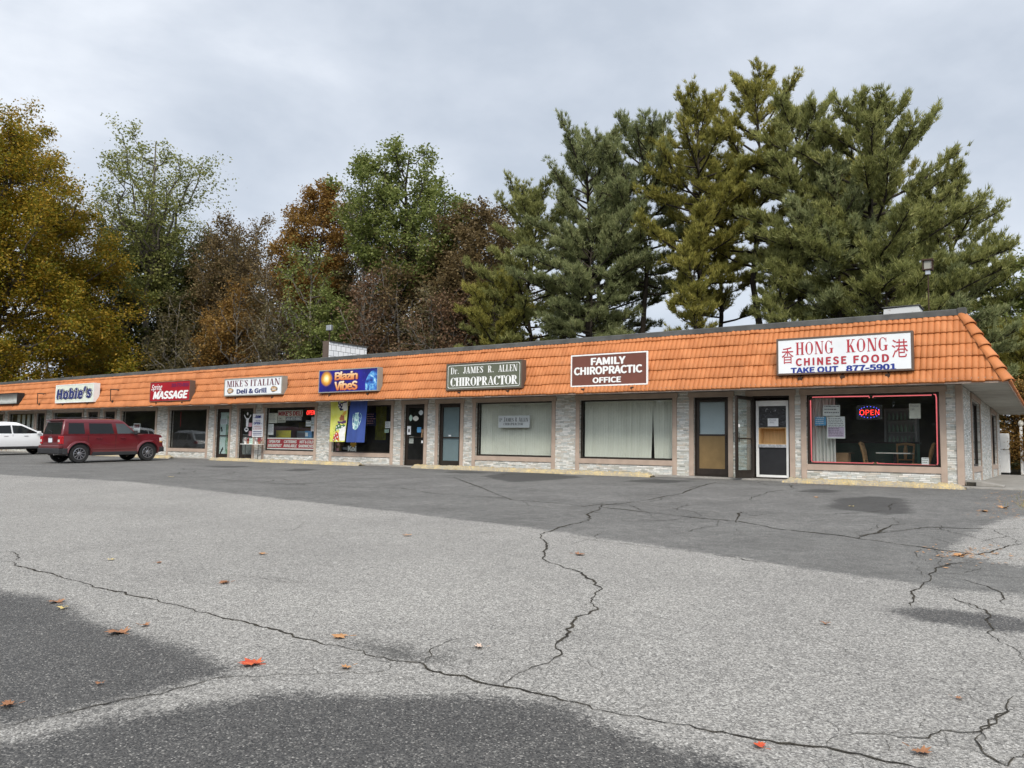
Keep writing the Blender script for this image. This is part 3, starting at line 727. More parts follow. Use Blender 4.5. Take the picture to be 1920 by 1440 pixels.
M['olive_face'] = pm('olive_board', (.115, .125, .085), .55, 0, .14, 2.0)
M['brown_face'] = pm('brown_board', (.16, .055, .037), .55, 0, .12, 2.0)
M['cab_brown'] = pm('brown_sign_cabinet', (.12, .085, .065), .5, .1, .15, 4)
M['cab_grey'] = pm('grey_sign_cabinet', (.30, .29, .25), .5, .1, .12, 4)
M['cab_white'] = pm('white_sign_cabinet', (.72, .73, .72), .5, 0, .07, 4)
M['cab_black'] = pm('black_sign_cabinet', (.02, .02, .02), .45, .1, .2, 4)
M['iron'] = pm('rusty_iron', (.055, .03, .02), .8, .2, .4, 9)
def roof_y(z): return EO + (z - EZ) / SLZ * SLX
def sign(name, label, x0, x1, z0, z1, y, dep, cab, facem, lip=.045, brackets=2):
    root = thing(name, label, 'sign', ((x0 + x1) / 2, y + dep, z0), 0, 'box signs on the tiled mansard')
    T = Matrix.Translation((-(x0 + x1) / 2, -(y + dep), -z0))
    m = MB(); m.box(x0, x1, y + .02, y + dep, z0, z1); frame(m, x0, x1, z0, z1, y - .006, y + .02, lip)
    m.build('cabinet', cab, root, bevel=.006, T=T)
    MB().box(x0 + lip, x1 - lip, y + .004, y + .02, z0 + lip, z1 - lip).build('face', facem, root, T=T)
    for i in range(brackets):
        b = MB()
        xx = x0 + (x1 - x0) * (.18 + .64 * i / max(1, brackets - 1))
        b.tube([(xx, y + dep * .6, z0 + .02), (xx, y + dep * .7, z0 - .10), (xx, roof_y(z0 - .1) + .05, z0 - .13)], .018, 6)
        MB().tube([(xx, y + dep - .02, z1 - .12), (xx, roof_y(z1 - .12) + .03, z1 - .12)], .02, 6).build('standoff', M['iron'], root, T=T)
        b.build('bracket', M['iron'], root, T=T)
        MB().box(xx - .05, xx + .05, roof_y(z0 - .1) - .07, roof_y(z0 - .1) + .02, z0 - .17, z0 - .05).build('bracket_plate', M['iron'], root, T=T)
    return root, Face(x0, x1, y + .004, z0, z1), T
def put(rt, shape, u0, u1, t0, t1, mat, lift=.004, name='lettering'):
    root, fc, T = rt
    return fc.put(shape, u0, u1, t0, t1, lift).build(name, mat, root, T=T)
# restaurant
s = sign('restaurant_sign', 'white box sign with red Chinese food lettering near the roof corner', -3.80, -.80, 2.56, 3.455, -1.05, .17, M['cab_brown'], M['acrylic'], .045, 3)
put(s, serif_shape('HONG', .10), .153, .440, .125, .47, M['ink_red'])
put(s, serif_shape('KONG', .10), .535, .83, .125, .47, M['ink_red'])
put(s, text_shape('CHINESE', .028, 0, 1.12), .153, .535, .555, .765, M['ink_red'])
put(s, text_shape('FOOD', .028, 0, 1.12), .585, .836, .555, .765, M['ink_red'])
put(s, text_shape('TAKE OUT', .03), .112, .474, .805, .965, M['ink_blue'])
put(s, text_shape('877-5901', .03), .53, .884, .805, .965, M['ink_blue'])
put(s, text_shape('\u9999'), .042, .135, .24, .69, M['ink_red'])
put(s, text_shape('\u6e2f'), .855, .965, .20, .66, M['ink_red'])
# chiropractic office
s = sign('clinic_board', 'flat brown board with white border reading family chiropractic office', -9.66, -7.25, 2.455, 3.375, -1.0, .05, M['ink_white'], M['brown_face'], .04)
put(s, text_shape('FAMILY', .035), .272, .725, .115, .345, M['ink_white'])
put(s, text_shape('CHIROPRACTIC', .035), .045, .935, .385, .635, M['ink_white'])
put(s, text_shape('OFFICE', .035), .298, .67, .72, .90, M['ink_white'])
# chiropractor
s = sign('chiropractor_sign', 'olive green box sign with white serif lettering of a chiropractor', -14.27, -11.32, 2.48, 3.345, -1.06, .23, M['cab_brown'], M['olive_face'], .035)
put(s, serif_shape('Dr.', .05), .063, .175, .155, .395, M['ink_white'])
put(s, serif_shape('JAMES', .05), .235, .505, .155, .395, M['ink_white'])
put(s, serif_shape('R.', .05), .565, .64, .155, .395, M['ink_white'])
put(s, serif_shape('ALLEN', .05), .70, .942, .155, .395, M['ink_white'])
put(s, serif_shape('CHIROPRACTOR', .025, 1, .03), .063, .95, .53, .85, M['ink_white'])
root, fc, T = s
m = MB(); a, b, c_, d = fc.x0 + .075, fc.x1 - .075, fc.z0 + .07, fc.z1 - .07; rr = .07
ring = []
for cx, cz, a0 in ((b - rr, d - rr, 0), (a + rr, d - rr, 90), (a + rr, c_ + rr, 180), (b - rr, c_ + rr, 270)):
    for i in range(6): an = R(a0 + 18 * i); ring.append((cx + rr * math.cos(an), cz + rr * math.sin(an)))
n = len(ring); mx, mz = (a + b) / 2, (c_ + d) / 2
inn = [(x - math.copysign(.014, x - mx), z - math.copysign(.014, z - mz)) for x, z in ring]
m.add([(x, fc.y - .004, z) for x, z in ring + inn], [(i, (i + 1) % n, n + (i + 1) % n, n + i) for i in range(n)]); m.build('border', M['ink_white'], root, T=T)
# smoke shop: sun and planet on deep blue
k = NT('space_print'); o = k.obj(); sx = k.n('ShaderNodeSeparateXYZ', {0: o})
dx = k.math('DIVIDE', k.math('SUBTRACT', sx.outputs[0], -1.09), .33); dz = k.math('DIVIDE', k.math('SUBTRACT', sx.outputs[2], .52), .30)
rad = k.math('SQRT', k.math('ADD', k.math('MULTIPLY', dx, dx), k.math('MULTIPLY', dz, dz)))
bgc = k.ramp(k.noise(o, 1.4, 4), [(.35, (.006, .006, .12)), (.7, (.02, .015, .30))])
star = k.n('ShaderNodeTexVoronoi', {'Vector': o, 'Scale': 24.0})
bgc = k.mix(k.math('LESS_THAN', star.outputs['Distance'], .05), bgc, (.5, .55, .8))
sun_c = k.ramp(k.math('ADD', rad, k.math('MULTIPLY_ADD', k.noise(o, 5, 5), .3, -.15)), [(.0, (1, .95, .75)), (.22, (1, .80, .35)), (.55, (.75, .36, .04)), (.85, (.35, .14, .05)), (1, (.10, .04, .12))])
c = k.mix(k.smooth(rad, 1.06, .78), bgc, sun_c); k.pbsdf(c, .4, 0, .4); M['space'] = k.m
k = NT('planet_print'); o = k.obj(); c = k.ramp(k.noise(o, 3.6, 9, .62, .6), [(.36, (.01, .03, .20)), (.48, (.03, .14, .50)), (.56, (.15, .45, .72)), (.64, (.72, .84, .92))]); k.pbsdf(c, .4); M['planet'] = k.m
k = NT('flame_lettering'); o = k.obj(); sx = k.n('ShaderNodeSeparateXYZ', {0: o})
q = k.math('FRACT', k.math('DIVIDE', k.math('SUBTRACT', sx.outputs[2], .075), .345))
c = k.ramp(q, [(.05, (.62, .13, .035)), (.5, (.80, .42, .16)), (.95, (.86, .78, .62))]); k.pbsdf(c, .5); M['flame'] = k.m
s = sign('smoke_shop_sign', 'deep blue box sign with a glowing sun, a planet and flame lettering', -20.33, -17.32, 2.56, 3.39, -1.06, .24, M['cab_grey'], M['space'], .035)
root, fc, T = s
for bd, mt, lf in ((.075, M['ink_maroon'], .003), (.03, M['flame'], .006)):
    g_ = .012 if bd > .05 else 0
    put(s, text_shape('Blazin', bd, 0, .93), .285 - g_, .675 + g_, .095 - g_, .475 + g_, mt, lf)
    put(s, text_shape('VibeS', bd, 0, .95), .285 - g_, .675 + g_, .505 - g_, .915 + g_, mt, lf)
pl = []
pcx, pcz, pr = fc.x1 - .05, fc.z1 - .62, .55
for i in range(41):
    an = R(90 + 180 * i / 40); x, z = pcx + pr * math.cos(an), pcz + pr * math.sin(an)
    pl.append((min(x, fc.x1 - .037), max(fc.z0 + .037, min(z, fc.z1 - .037))))
pl.append((fc.x1 - .037, fc.z0 + .037)); pl.append((fc.x1 - .037, fc.z1 - .1))
MB().prism(pl[::-1], 'y', fc.y - .004, fc.y - .001).build('planet_disc', M['planet'], root, T=T)
# deli
s = sign('deli_sign', 'white box sign of an Italian deli with two small sandwich pictures', -26.02, -22.38, 2.57, 3.29, -1.06, .25, M['cab_grey'], M['acrylic'], .05)
put(s, serif_shape("MIKE'S", .05), .046, .425, .125, .475, M['ink_maroon'])
put(s, serif_shape("ITALIAN", .05), .465, .96, .125, .475, M['ink_maroon'])
put(s, text_shape('Deli & Grill', .03), .23, .75, .60, .875, M['ink_navy'])
root, fc, T = s
M['bun'] = pm('sandwich_bun', (.55, .36, .2), .7, 0, .35, 14); M['bun_line'] = pm('sandwich_outline', (.07, .05, .05), .7, 0, .3, 14)
for u in (.115, .87):
    cx, cz = fc.x0 + (fc.x1 - fc.x0) * u, fc.z1 - (fc.z1 - fc.z0) * .69
    for (rx, rz, dz, mt, lf) in ((.21, .115, 0, M['bun_line'], .004), (.18, .055, .04, M['bun'], .007), (.18, .030, -.055, M['bun'], .007), (.15, .012, -.01, M['acrylic'], .008)):
        MB().add([(cx + rx * math.cos(R(15 * i)), fc.y - lf, cz + dz + rz * math.sin(R(15 * i)) * (1 + .12 * math.cos(R(45 * i)))) for i in range(24)], [tuple(range(24))]).build('sandwich_picture', mt, root, T=T)
# massage
s = sign('massage_sign', 'bright red box sign with slanted white massage lettering', -31.5, -28.42, 2.46, 3.335, -1.06, .25, M['cab_brown'], M['red_face'], .03)
put(s, text_shape('Spring', .012, .35), .035, .315, .12, .50, M['ink_white'])
put(s, text_shape('203-773-0010', .02), .545, .965, .125, .30, M['ink_purple'])
put(s, text_shape('MASSAGE', .04, .22), .085, .965, .475, .885, M['ink_white'])
# bar
s = sign('bar_sign', 'white box sign with outlined navy cartoon lettering', -40.28, -36.45, 2.56, 3.49, -1.06, .30, M['cab_white'], M['cream_face'], .045)
for i_, (bd, mt, lf, g_) in enumerate(((.19, M['ink_black'], .002, .024), (.085, M['ink_white'], .009, .010), (.055, M['ink_navy'], .016, .004))):
    put(s, text_shape('Hobie', bd * .7, .08, 1.06), .05 - g_, .73 + g_, .20 - g_, .80 + g_, mt, lf)
    put(s, text_shape("'s", bd * .7, .1, 1.1), .76 - g_, .945 + g_, .16 - g_, .78 + g_, mt, lf)
# worn blank sign
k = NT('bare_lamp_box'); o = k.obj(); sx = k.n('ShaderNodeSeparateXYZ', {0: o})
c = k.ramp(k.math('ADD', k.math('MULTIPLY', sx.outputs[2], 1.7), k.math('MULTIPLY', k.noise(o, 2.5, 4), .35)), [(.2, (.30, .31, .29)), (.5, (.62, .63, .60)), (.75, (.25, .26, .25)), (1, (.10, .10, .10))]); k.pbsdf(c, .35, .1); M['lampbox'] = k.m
sign('blank_sign', 'open black box sign without lettering at the far end of the roof', -48.3, -44.6, 2.6, 3.23, -1.05, .36, M['cab_black'], M['lampbox'], .05)
# angle iron sign arms
for x in (-42.2, -34.85):
    z0 = 2.55; yb = roof_y(z0) - .06
    t = thing('lamp_arm', 'rusty angle arm standing off the tiles %s the outlined white sign' % ('left of' if x < -40 else 'right of'), 'bracket', (x, yb, z0), 0, 'rusty lamp arms on the tiles')
    MB().tube([(0, 0, 0), (0, -.10, .02), (0, -.12, .58), (.0, .28, .58)], .024, 6).build('arm', M['iron'], t)
    MB().tube([(0, -.12, .57), (.55, -.14, .54), (.72, -.14, .50)], .024, 6).build('spur', M['iron'], t)
    MB().box(-.06, .06, -.015, .05, -.06, .06).build('foot_plate', M['iron'], t)
# ---------------------------------------------------------------- things in and on the shop windows
M['paper'] = pm('white_paper', (.78, .79, .80), .8, 0, .05, 4)
M['paper_cream'] = pm('cream_paper', (.68, .67, .60), .8, 0, .08, 4)
M['paper_mint'] = pm('mint_paper', (.45, .62, .52), .8, 0, .08, 4)
M['paper_yellow'] = pm('yellow_card', (.72, .62, .05), .8, 0, .1, 4)
M['paper_blue'] = pm('blue_print', (.10, .32, .58), .6, 0, .25, 9)
M['paper_pink'] = pm('pink_paper', (.72, .36, .40), .8, 0, .2, 9)
M['paper_lilac'] = pm('lilac_print', (.62, .50, .66), .7, 0, .1, 9)
M['grey_ink'] = pm('grey_print', (.22, .22, .25), .8, 0, .2, 20)
M['wood'] = None
k = NT('honey_wood'); o = k.obj(); g = k.noise(k.n('ShaderNodeMapping', {0: o, 'Scale': (6, 6, 40)}).outputs[0], 1.0, 5)
k.pbsdf(k.ramp(g, [(.3, (.34, .19, .075)), (.7, (.52, .32, .14))]), .5, 0, .4); M['wood'] = k.m
k = NT('plywood'); o = k.obj(); g = k.noise(k.n('ShaderNodeMapping', {0: o, 'Scale': (30, 30, 3)}).outputs[0], 1.0, 5)
k.pbsdf(k.ramp(g, [(.3, (.56, .36, .16)), (.7, (.70, .48, .24))]), .6, 0, .3); M['ply'] = k.m
M['card'] = pm('brown_cardboard', (.30, .19, .10), .85, 0, .15, 6)
M['dark_plastic'] = pm('dark_plastic', (.02, .02, .022), .4, 0, .2, 6)
M['green_counter'] = pm('dark_green_laminate', (.012, .085, .055), .4, 0, .15, 3)
M['steel'] = pm('brushed_steel', (.45, .46, .47), .35, .8, .12, 8)
M['neon_pink'] = glow('pink_neon_tube', (1.0, .20, .22), .72)
M['neon_red'] = glow('red_neon', (1.0, .04, .03), 2.2)
M['led_blue'] = glow('blue_led', (.10, .10, 1.0), 2.6)
M['fabric_white'] = pm('pale_drape', (.66, .67, .64), .9, 0, .08, 3)
M['slat'] = pm('sage_blind_slat', (.82, .82, .74), .75, 0, .06, 2)
M['shade_blue'] = pm('pale_blue_shade', (.56, .62, .64), .85, 0, .06, 2)
M['grey_green'] = pm('grey_green_plain', (.24, .31, .33), .85, 0, .12, 1.5)
def paper(label, x0, x1, z0, z1, y, mat='paper', name='notice', lines=0, words_=None, ink='grey_ink', tilt=0.0, group='papers and notices on the shop windows'):
    t = thing(name, label, 'notice', ((x0 + x1) / 2, y, (z0 + z1) / 2), 0, group)
    t.rotation_euler = (0, R(tilt), 0)
    w_, h_ = (x1 - x0) / 2, (z1 - z0) / 2
    MB().box(-w_, w_, -.002, .002, -h_, h_).build('sheet', M[mat], t)
    if lines:
        m = MB(); rg_ = random.Random(label)
        for i in range(lines):
            zz = h_ * (.86 - 1.72 * i / max(1, lines)) ; hh = h_ * .62 / lines
            x = -w_ * .84; end = w_ * (.3 + .5 * rg_.random())
            while x < end:
                l = w_ * (.1 + .22 * rg_.random()); m.box(x, min(x + l, w_ * .86), -.0035, -.0025, zz - hh, zz); x += l + w_ * .07
        m.build('print', M[ink], t)['kind'] = 'stuff'
    for (bd, u0, u1, t0, t1, mt) in (words_ or []):
        Face(-w_, w_, -.003, -h_, h_).put(bd, u0, u1, t0, t1, .002).build('lettering', M[mt], t)
    return t
TS = text_shape
# --- restaurant window
t = thing('neon_border', 'pink neon tube outlining the restaurant window', 'neon light', (-1.9, .17, .46))
def nt(pts): return MB().tube([(x + 1.9, 0, z - .46) for x, z in pts], .014, 6)
for pts in ([(-1.86, 2.05), (-1.86, 2.085), (-.60, 2.085)], [(-.56, 2.11), (-.52, 2.09), (-.505, 2.02), (-.515, .50), (-.53, .47)], [(-.56, .455), (-1.78, .465), (-1.80, .50)], [(-1.88, .50), (-1.90, .465), (-3.27, .47), (-3.31, .50), (-3.315, 2.02)], [(-3.27, 2.09), (-3.24, 2.10), (-1.95, 2.09), (-1.94, 2.05)]):
    nt(pts).build('tube', M['neon_pink'], t, smooth=True)
t = thing('open_sign', 'lit red open sign ringed with blue lights in the restaurant window', 'neon sign', (-1.975, .3, 1.56))
MB().box(-.29, .29, .0, .02, -.03, .33).build('backboard', M['dark_plastic'], t)
Face(-.265, .265, -.002, 0, .29).put(TS('OPEN'), .09, .93, .28, .74, .004).build('lettering', M['neon_red'], t)
m = MB()
for i in range(20):
    a = R(18 * i + 9)
    if abs(math.sin(a)) > .35: m.lathe([(.0, -.012), (.009, -.008), (.009, 0)], 6, 'y', (.24 * math.cos(a), -.004, .15 + .135 * math.sin(a)))
m.build('light_dots', M['led_blue'], t)['kind'] = 'stuff'
t = thing('drapes', 'white pleated drapes gathered at the left of the restaurant window', 'curtain', (-3.05, .38, .3))
nu = 60; V = []
for zz in (0, 1.78):
    for i in range(nu + 1):
        u = i / nu; V.append((-.32 + .60 * u, .05 * math.sin(u * 44) + .02 * math.sin(u * 17), zz))
MB().add(V, [(i, i + 1, nu + 2 + i, nu + 1 + i) for i in range(nu)]).build('fabric', M['fabric_white'], t, smooth=True)
paper('handwritten white card above the blue plaque in the restaurant window', -3.01, -2.61, 1.62, 1.89, .14, 'paper', lines=3, tilt=1)
paper('small blue plaque beside the drapes in the restaurant window', -3.21, -2.94, 1.38, 1.60, .14, 'paper_blue', lines=4, ink='paper')
paper('tall menu sheet with lilac lower half in the restaurant window', -2.92, -2.50, 1.06, 1.60, .14, 'paper', lines=11)
MB().box(-2.90, -2.52, .1365, .1375, 1.09, 1.34).build('lilac_block', M['paper_lilac'], bpy.data.objects[[o.name for o in bpy.data.objects if o.name.startswith('notice')][-1]], T=Matrix.Translation((2.71, -.14, -1.33)))
paper('cream handwritten card at the right of the restaurant window', -1.075, -.835, 1.54, 1.89, .14, 'paper_cream', words_=[(TS('Please'), .1, .85, .05, .23, 'grey_ink'), (TS('Call'), .1, .45, .30, .44, 'grey_ink')], lines=0)
paper('small white and lilac sticker low in the restaurant window corner', -.84, -.69, .47, .63, .14, 'paper', lines=3, ink='grey_ink')
def chair(label, x, y, rz):
    t = thing('dining_chair', label, 'chair', (x, y, .012), rz, 'wooden chairs in the restaurant')
    MB().box(-.21, .21, -.21, .21, .43, .47).build('seat', M['wood'], t, bevel=.01)
    for sx_ in (-1, 1):
        MB().tube([(sx_ * .18, -.18, .43), (sx_ * .19, -.19, 0)], [.02, .016], 6).build('leg', M['wood'], t)
        MB().tube([(sx_ * .18, .20, 0), (sx_ * .18, .19, .47), (sx_ * .19, .23, .75), (sx_ * .20, .29, .95)], .024, 6).build('leg', M['wood'], t)
    m = MB(); m.tube([(-.2, .29, .93), (0, .31, .96), (.2, .29, .93)], .032, 6); m.tube([(-.18, .21, .55), (.18, .21, .55)], .016, 6)
    m.tube([(0, .21, .55), (0, .25, .75), (0, .30, .93)], [.03, .055, .03], 6); m.build('backrest', M['wood'], t)
    return t
chair('honey wood chair at the left end of the restaurant table', -2.0, .95, R(90))
chair('honey wood chair behind the restaurant table', -1.42, 1.62, 0)
chair('honey wood chair at the right end of the restaurant table', -.98, 1.0, R(-80))
t = thing('dining_table', 'small pale topped table inside the restaurant window', 'table', (-1.52, .95, .012))
MB().box(-.38, .38, -.33, .33, .695, .725).build('tabletop', M['paper_cream'], t, bevel=.006)
MB().tube([(0, 0, .695), (0, 0, .03)], .035, 8).box(-.25, .25, -.03, .03, 0, .03).box(-.03, .03, -.25, .25, 0, .028).build('leg', M['dark_plastic'], t)
t = thing('counter', 'dark green service counter inside the restaurant', 'counter', (-2.4, 3.0, .012))
MB().box(-1.3, 1.1, 0, .5, 0, .98).build('front_panel', M['green_counter'], t); MB().box(-1.35, 1.15, -.04, .55, .98, 1.02).build('counter_top', M['dark_plastic'], t)
t = thing('drinks_cooler', 'tall glass fronted drinks cooler deep in the restaurant', 'cooler', (-1.9, 4.4, .012))
m = MB(); frame(m, -.42, .42, .0, 2.0, 0, .5, .05); m.box(-.42, .42, .5, .52, 0, 2.0); m.build('cabinet', M['steel'], t)
for i in range(5): MB().box(-.37, .37, .05, .48, .3 + .34 * i, .315 + .34 * i).build('shelf', M['steel'], t)
m = MB()
for i in range(5):
    for j in range(7): m.lathe([(.032, 0), (.034, .12), (.014, .19), (.014, .22)], 6, 'z', (-.31 + .105 * j, .14, .315 + .34 * i))
m.build('bottles', M['paper_mint'], t)['kind'] = 'stuff'
t = thing('cardboard_box', 'open brown cardboard box on the floor behind the drapes', 'box', (-2.7, .75, .012)); MB().box(-.17, .17, -.15, .15, .0, .70).build('carton', M['card'], t, bevel=.005)
for sx_ in (-1, 1): MB().box(sx_ * .17, sx_ * .26, -.15, .15, .695, .70).build('flap', M['card'], t)
# --- restaurant doorway: bronze door standing open, white hatch door behind it
hx = -4.715; AN = R(80)
t = thing('open_door', 'bronze framed glass door standing wide open at the restaurant', 'door', (hx, -.03, .03), AN)
m = MB(); m.box(-.90, -.80, -.022, .022, 0, 2.09); m.box(-.09, 0, -.022, .022, 0, 2.09); m.box(-.80, -.09, -.022, .022, 0, .20); m.box(-.80, -.09, -.022, .022, 2.0, 2.09); m.box(-.80, -.09, -.03, .03, .98, 1.015)
m.build('door_frame', M['bronze'], t, bevel=.004)
MB().box(-.80, -.09, -.004, .004, .2, 2.0).build('pane', M['clear_glass'], t)
m = MB(); bar_handle(m, -.86, -.025, 1.02); bar_handle(m, -.86, -.0251, 1.02); m.tube([(-.86, .022, .9), (-.86, .07, .9), (-.86, .07, 1.14), (-.86, .022, 1.14)], .011, 6); m.build('handle', M['dark_plastic'], t)
MB().box(-.78, -.70, -.008, -.005, 1.28, 1.36).build('sticker', M['paper'], t)
t = thing('hatch_door', 'white storm door with a plywood pass through box and a note', 'door', (-4.27, .07, .025))
m = MB(); a, b = -.40, .44
m.box(a, a + .07, 0, .05, 0, 2.0); m.box(b - .07, b, 0, .05, 0, 2.0); m.box(a + .07, b - .07, 0, .05, 0, .085); m.box(a + .07, b - .07, 0, .05, 1.86, 2.0); m.build('door_frame', M['white_paint'], t, bevel=.005)
k = NT('crinkled_plastic'); o = k.obj(); glare = k.smooth(k.noise(o, 9, 8, .75, 1.6), .60, .66)
k.pbsdf(k.mix(glare, (.015, .015, .017), (.55, .56, .58)), .18, 0, .6, k.bump(k.noise(o, 11, 5, .6, 1.0), .8, .05)); M['crinkle'] = k.m  # pale streaks paint the glare of the sheet into its colour
MB().box(a + .07, b - .07, .03, .04, 1.30, 1.86).build('plastic_sheet', M['crinkle'], t)
MB().box(a + .07, b - .07, .03, .04, .085, .79).build('lower_pane', M['dark_plastic'], t)
m = MB(); z0, z1 = .87, 1.30; m.box(a + .07, b - .07, .36, .38, z0, z1); m.box(a + .07, a + .085, .0, .36, z0, z1); m.box(b - .085, b - .07, .0, .36, z0, z1); m.box(a + .085, b - .085, .0, .36, z1 - .014, z1); m.box(a + .085, b - .085, .0, .36, z0, z0 + .014)
m.build('plywood_box', M['ply'], t)
k = NT('aluminium_ledge'); o = k.obj(); k.pbsdf(k.ramp(k.noise(o, 14, 6, .7), [(.35, (.25, .25, .26)), (.65, (.62, .63, .65))]), .4, .4); M['ledge'] = k.m
MB().box(a + .07, b - .07, -.02, .36, .79, .87).build('ledge', M['ledge'], t)
paper('handwritten white note on the white hatch door of the restaurant', -4.36, -4.09, 1.36, 1.565, .06, 'paper', words_=[(TS('PLEASE'), .16, .8, .08, .32, 'grey_ink'), (TS('RING'), .22, .62, .42, .62, 'grey_ink')])
# --- chiropractic: vertical blinds, window board, door backings
def blinds(label, x0, x1, gaps=(), seed=1):
    t = thing('vertical_blind', label, 'blind', ((x0 + x1) / 2, .26, .47), 0, 'vertical blinds in the clinic windows')
    L = x1 - x0; n = int(L / .085); rg_ = random.Random(seed)
    MB().box(-L / 2, L / 2, -.02, .03, 1.60, 1.66).build('headrail', M['slat'], t)
    m = MB()
    for i in range(n):
        x = -L / 2 + (i + .5) * L / n; a = R(34 + rg_.uniform(-9, 9)); sw = rg_.uniform(-.006, .006)
        for g, s_ in gaps:
            if i == g: sw = s_
        ca, sa = .044 * math.cos(a), .044 * math.sin(a); bow = .006
        vs = []
        for zz, q in ((1.60, 0), (.8, .5), (0, 1)):
            vs += [(x - ca + sw * q, -sa, zz), (x + sw * q - bow * sa, bow * 1.5, zz), (x + ca + sw * q, sa, zz)]
        m.add(vs, [(0, 1, 4, 3), (1, 2, 5, 4), (3, 4, 7, 6), (4, 5, 8, 7)])
    m.build('slat', M['slat'], t)['kind'] = 'stuff'
blinds('closed sage vertical blind behind the small grey name board', -13.80, -10.93, (), 3)
blinds('sage vertical blind with one slat gap, in the window right of the name board', -9.88, -6.99, ((25, -.05), (26, .06), (27, .045), (28, .02)), 8)
M['board_grey'] = pm('pale_grey_board', (.50, .54, .54), .5, 0, .06, 2)
t = thing('name_board', 'small pale grey name board fixed in front of the sage blind', 'sign', (-12.36, .06, 1.33))
MB().box(-.605, .605, -.015, .015, 0, .385).build('board', M['board_grey'], t, bevel=.004)
f_ = Face(-.605, .605, -.016, 0, .385)
for s_, u0, u1, t0, t1 in ((serif_shape('D', .05), .04, .095, .2, .5), (serif_shape('R', .05), .10, .135, .2, .34), (serif_shape('J', .04), .18, .225, .14, .52), (serif_shape('AMES', .04), .23, .50, .2, .5), (serif_shape('R', .05), .55, .61, .16, .5), (serif_shape('A', .04), .66, .725, .14, .5), (serif_shape('LLEN', .04), .73, .96, .2, .5), (serif_shape('CHIROPRACTOR', .04), .175, .80, .60, .80)):
    f_.put(s_, u0, u1, t0, t1, .002).build('lettering', M['ink_black'], t)
t = thing('door_backing', 'grey green shade behind the glass of the clinic door', 'shade', (-14.96, .125, .22)); MB().box(-.36, .36, 0, .01, 0, 1.80).build('cloth', M['grey_green'], t)  # added sheet; its colour stands in for the reflection in the door glass
MB().box(.12, .34, -.012, -.002, .02, .34).build('dark_bin_shape', M['paper_blue'], t) if False else None
t = thing('door_backing', 'pale blue shade behind the upper glass of the brown door', 'shade', (-5.86, .125, 1.15)); MB().box(-.36, .36, 0, .01, 0, .88).build('cloth', M['shade_blue'], t)
paper('tiny white sticker above the push bar of the grey shaded clinic door', -15.05, -14.95, 1.04, 1.09, .08, 'paper')
# --- smoke shop: two cloth flags, window display, door stickers
def flag(label, quad, fn, mat, name='hanging_flag'):
    (tlx, trx, zt), (blx, brx, zb) = quad; cx = (tlx + trx) / 2
    t = thing(name, label, 'flag', (cx, -.46, zb), 0, 'cloth flags hanging from the eave')
    def P(u, v, lift=0): return (tlx + (trx - tlx) * u + ((blx - tlx) * (1 - u) + (brx - trx) * u) * v - cx, fn(u, v) - lift, (zt - zb) * (1 - v))
    n, m_ = 28, 26; V = [P(i / n, j / m_) for j in range(m_ + 1) for i in range(n + 1)]
    MB().add(V, [(j * (n + 1) + i, j * (n + 1) + i + 1, (j + 1) * (n + 1) + i + 1, (j + 1) * (n + 1) + i) for j in range(m_) for i in range(n)]).build('cloth', mat, t, smooth=True)
    return t, P
def blob(P, t, poly, mat, name, lift=.004):
    cx = sum(p[0] for p in poly) / len(poly); cy = sum(p[1] for p in poly) / len(poly); n = len(poly)
    vs = [P(cx, cy, lift)] + [P(cx + (x - cx) * .5, cy + (y - cy) * .5, lift) for x, y in poly] + [P(x, y, lift) for x, y in poly]
    fs = [(0, 1 + i, 1 + (i + 1) % n) for i in range(n)] + [(1 + i, 1 + n + i, 1 + n + (i + 1) % n, 1 + (i + 1) % n) for i in range(n)]
    return MB().add(vs, fs).build(name, mat, t)
def disc(cx, cy, rx, ry, n=10): return [(cx + rx * math.cos(2 * math.pi * i / n), cy + ry * math.sin(2 * math.pi * i / n)) for i in range(n)]
k = NT('lime_flag_cloth'); o = k.obj()
c = k.ramp(k.noise(o, 3.0, 5), [(.3, (.62, .62, .07)), (.7, (.72, .74, .22))])
lf = k.smooth(k.noise(k.n('ShaderNodeMapping', {0: o, 'Scale': (16, 16, 9)}).outputs[0], 1.0, 3, .6, 1.5), .60, .63)
low = k.smooth(k.n('ShaderNodeSeparateXYZ', {0: o}).outputs[2], .95, .35)
c = k.mix(k.math('MULTIPLY', lf, low), c, (.10, .17, .04)); k.pbsdf(c, .9); M['lime'] = k.m
for n_, c_ in dict(f_navy=(.03, .03, .10), f_green=(.06, .16, .07), f_red=(.50, .06, .04), f_white=(.75, .75, .72), f_brown=(.34, .12, .06), f_gold=(.62, .36, .06), f_plum=(.10, .04, .12)).items(): M[n_] = pm(n_ + '_dye', c_, .9, 0, .12, 8)
t, P = flag('lime yellow flag printed with spotted toadstools', ((-20.33, -19.40, 2.29), (-20.31, -19.50, .80)), lambda u, v: .03 * math.sin(u * 6 + 1) * (.3 + v) + .02 * math.sin(v * 5), M['lime'])
blob(P, t, [(.45, .0), (.95, .0), (.98, .12), (.85, .2), (.62, .24), (.48, .14)], M['f_navy'], 'printed_cap', .004)
blob(P, t, [(.75, .05), (.99, .03), (.99, .22), (.80, .25), (.72, .14)], M['f_white'], 'printed_stalk', .006)
blob(P, t, [(.9, .2), (.72, .33), (.55, .42), (.62, .45), (.95, .30)], M['f_gold'], 'printed_stripe', .005)
blob(P, t, [(.66, .33), (.84, .36), (.88, .48), (.60, .48)], M['f_brown'], 'printed_cap', .006)
blob(P, t, [(.48, .49), (.96, .47), (.97, .53), (.80, .56), (.52, .55)], M['f_plum'], 'printed_brim', .005)
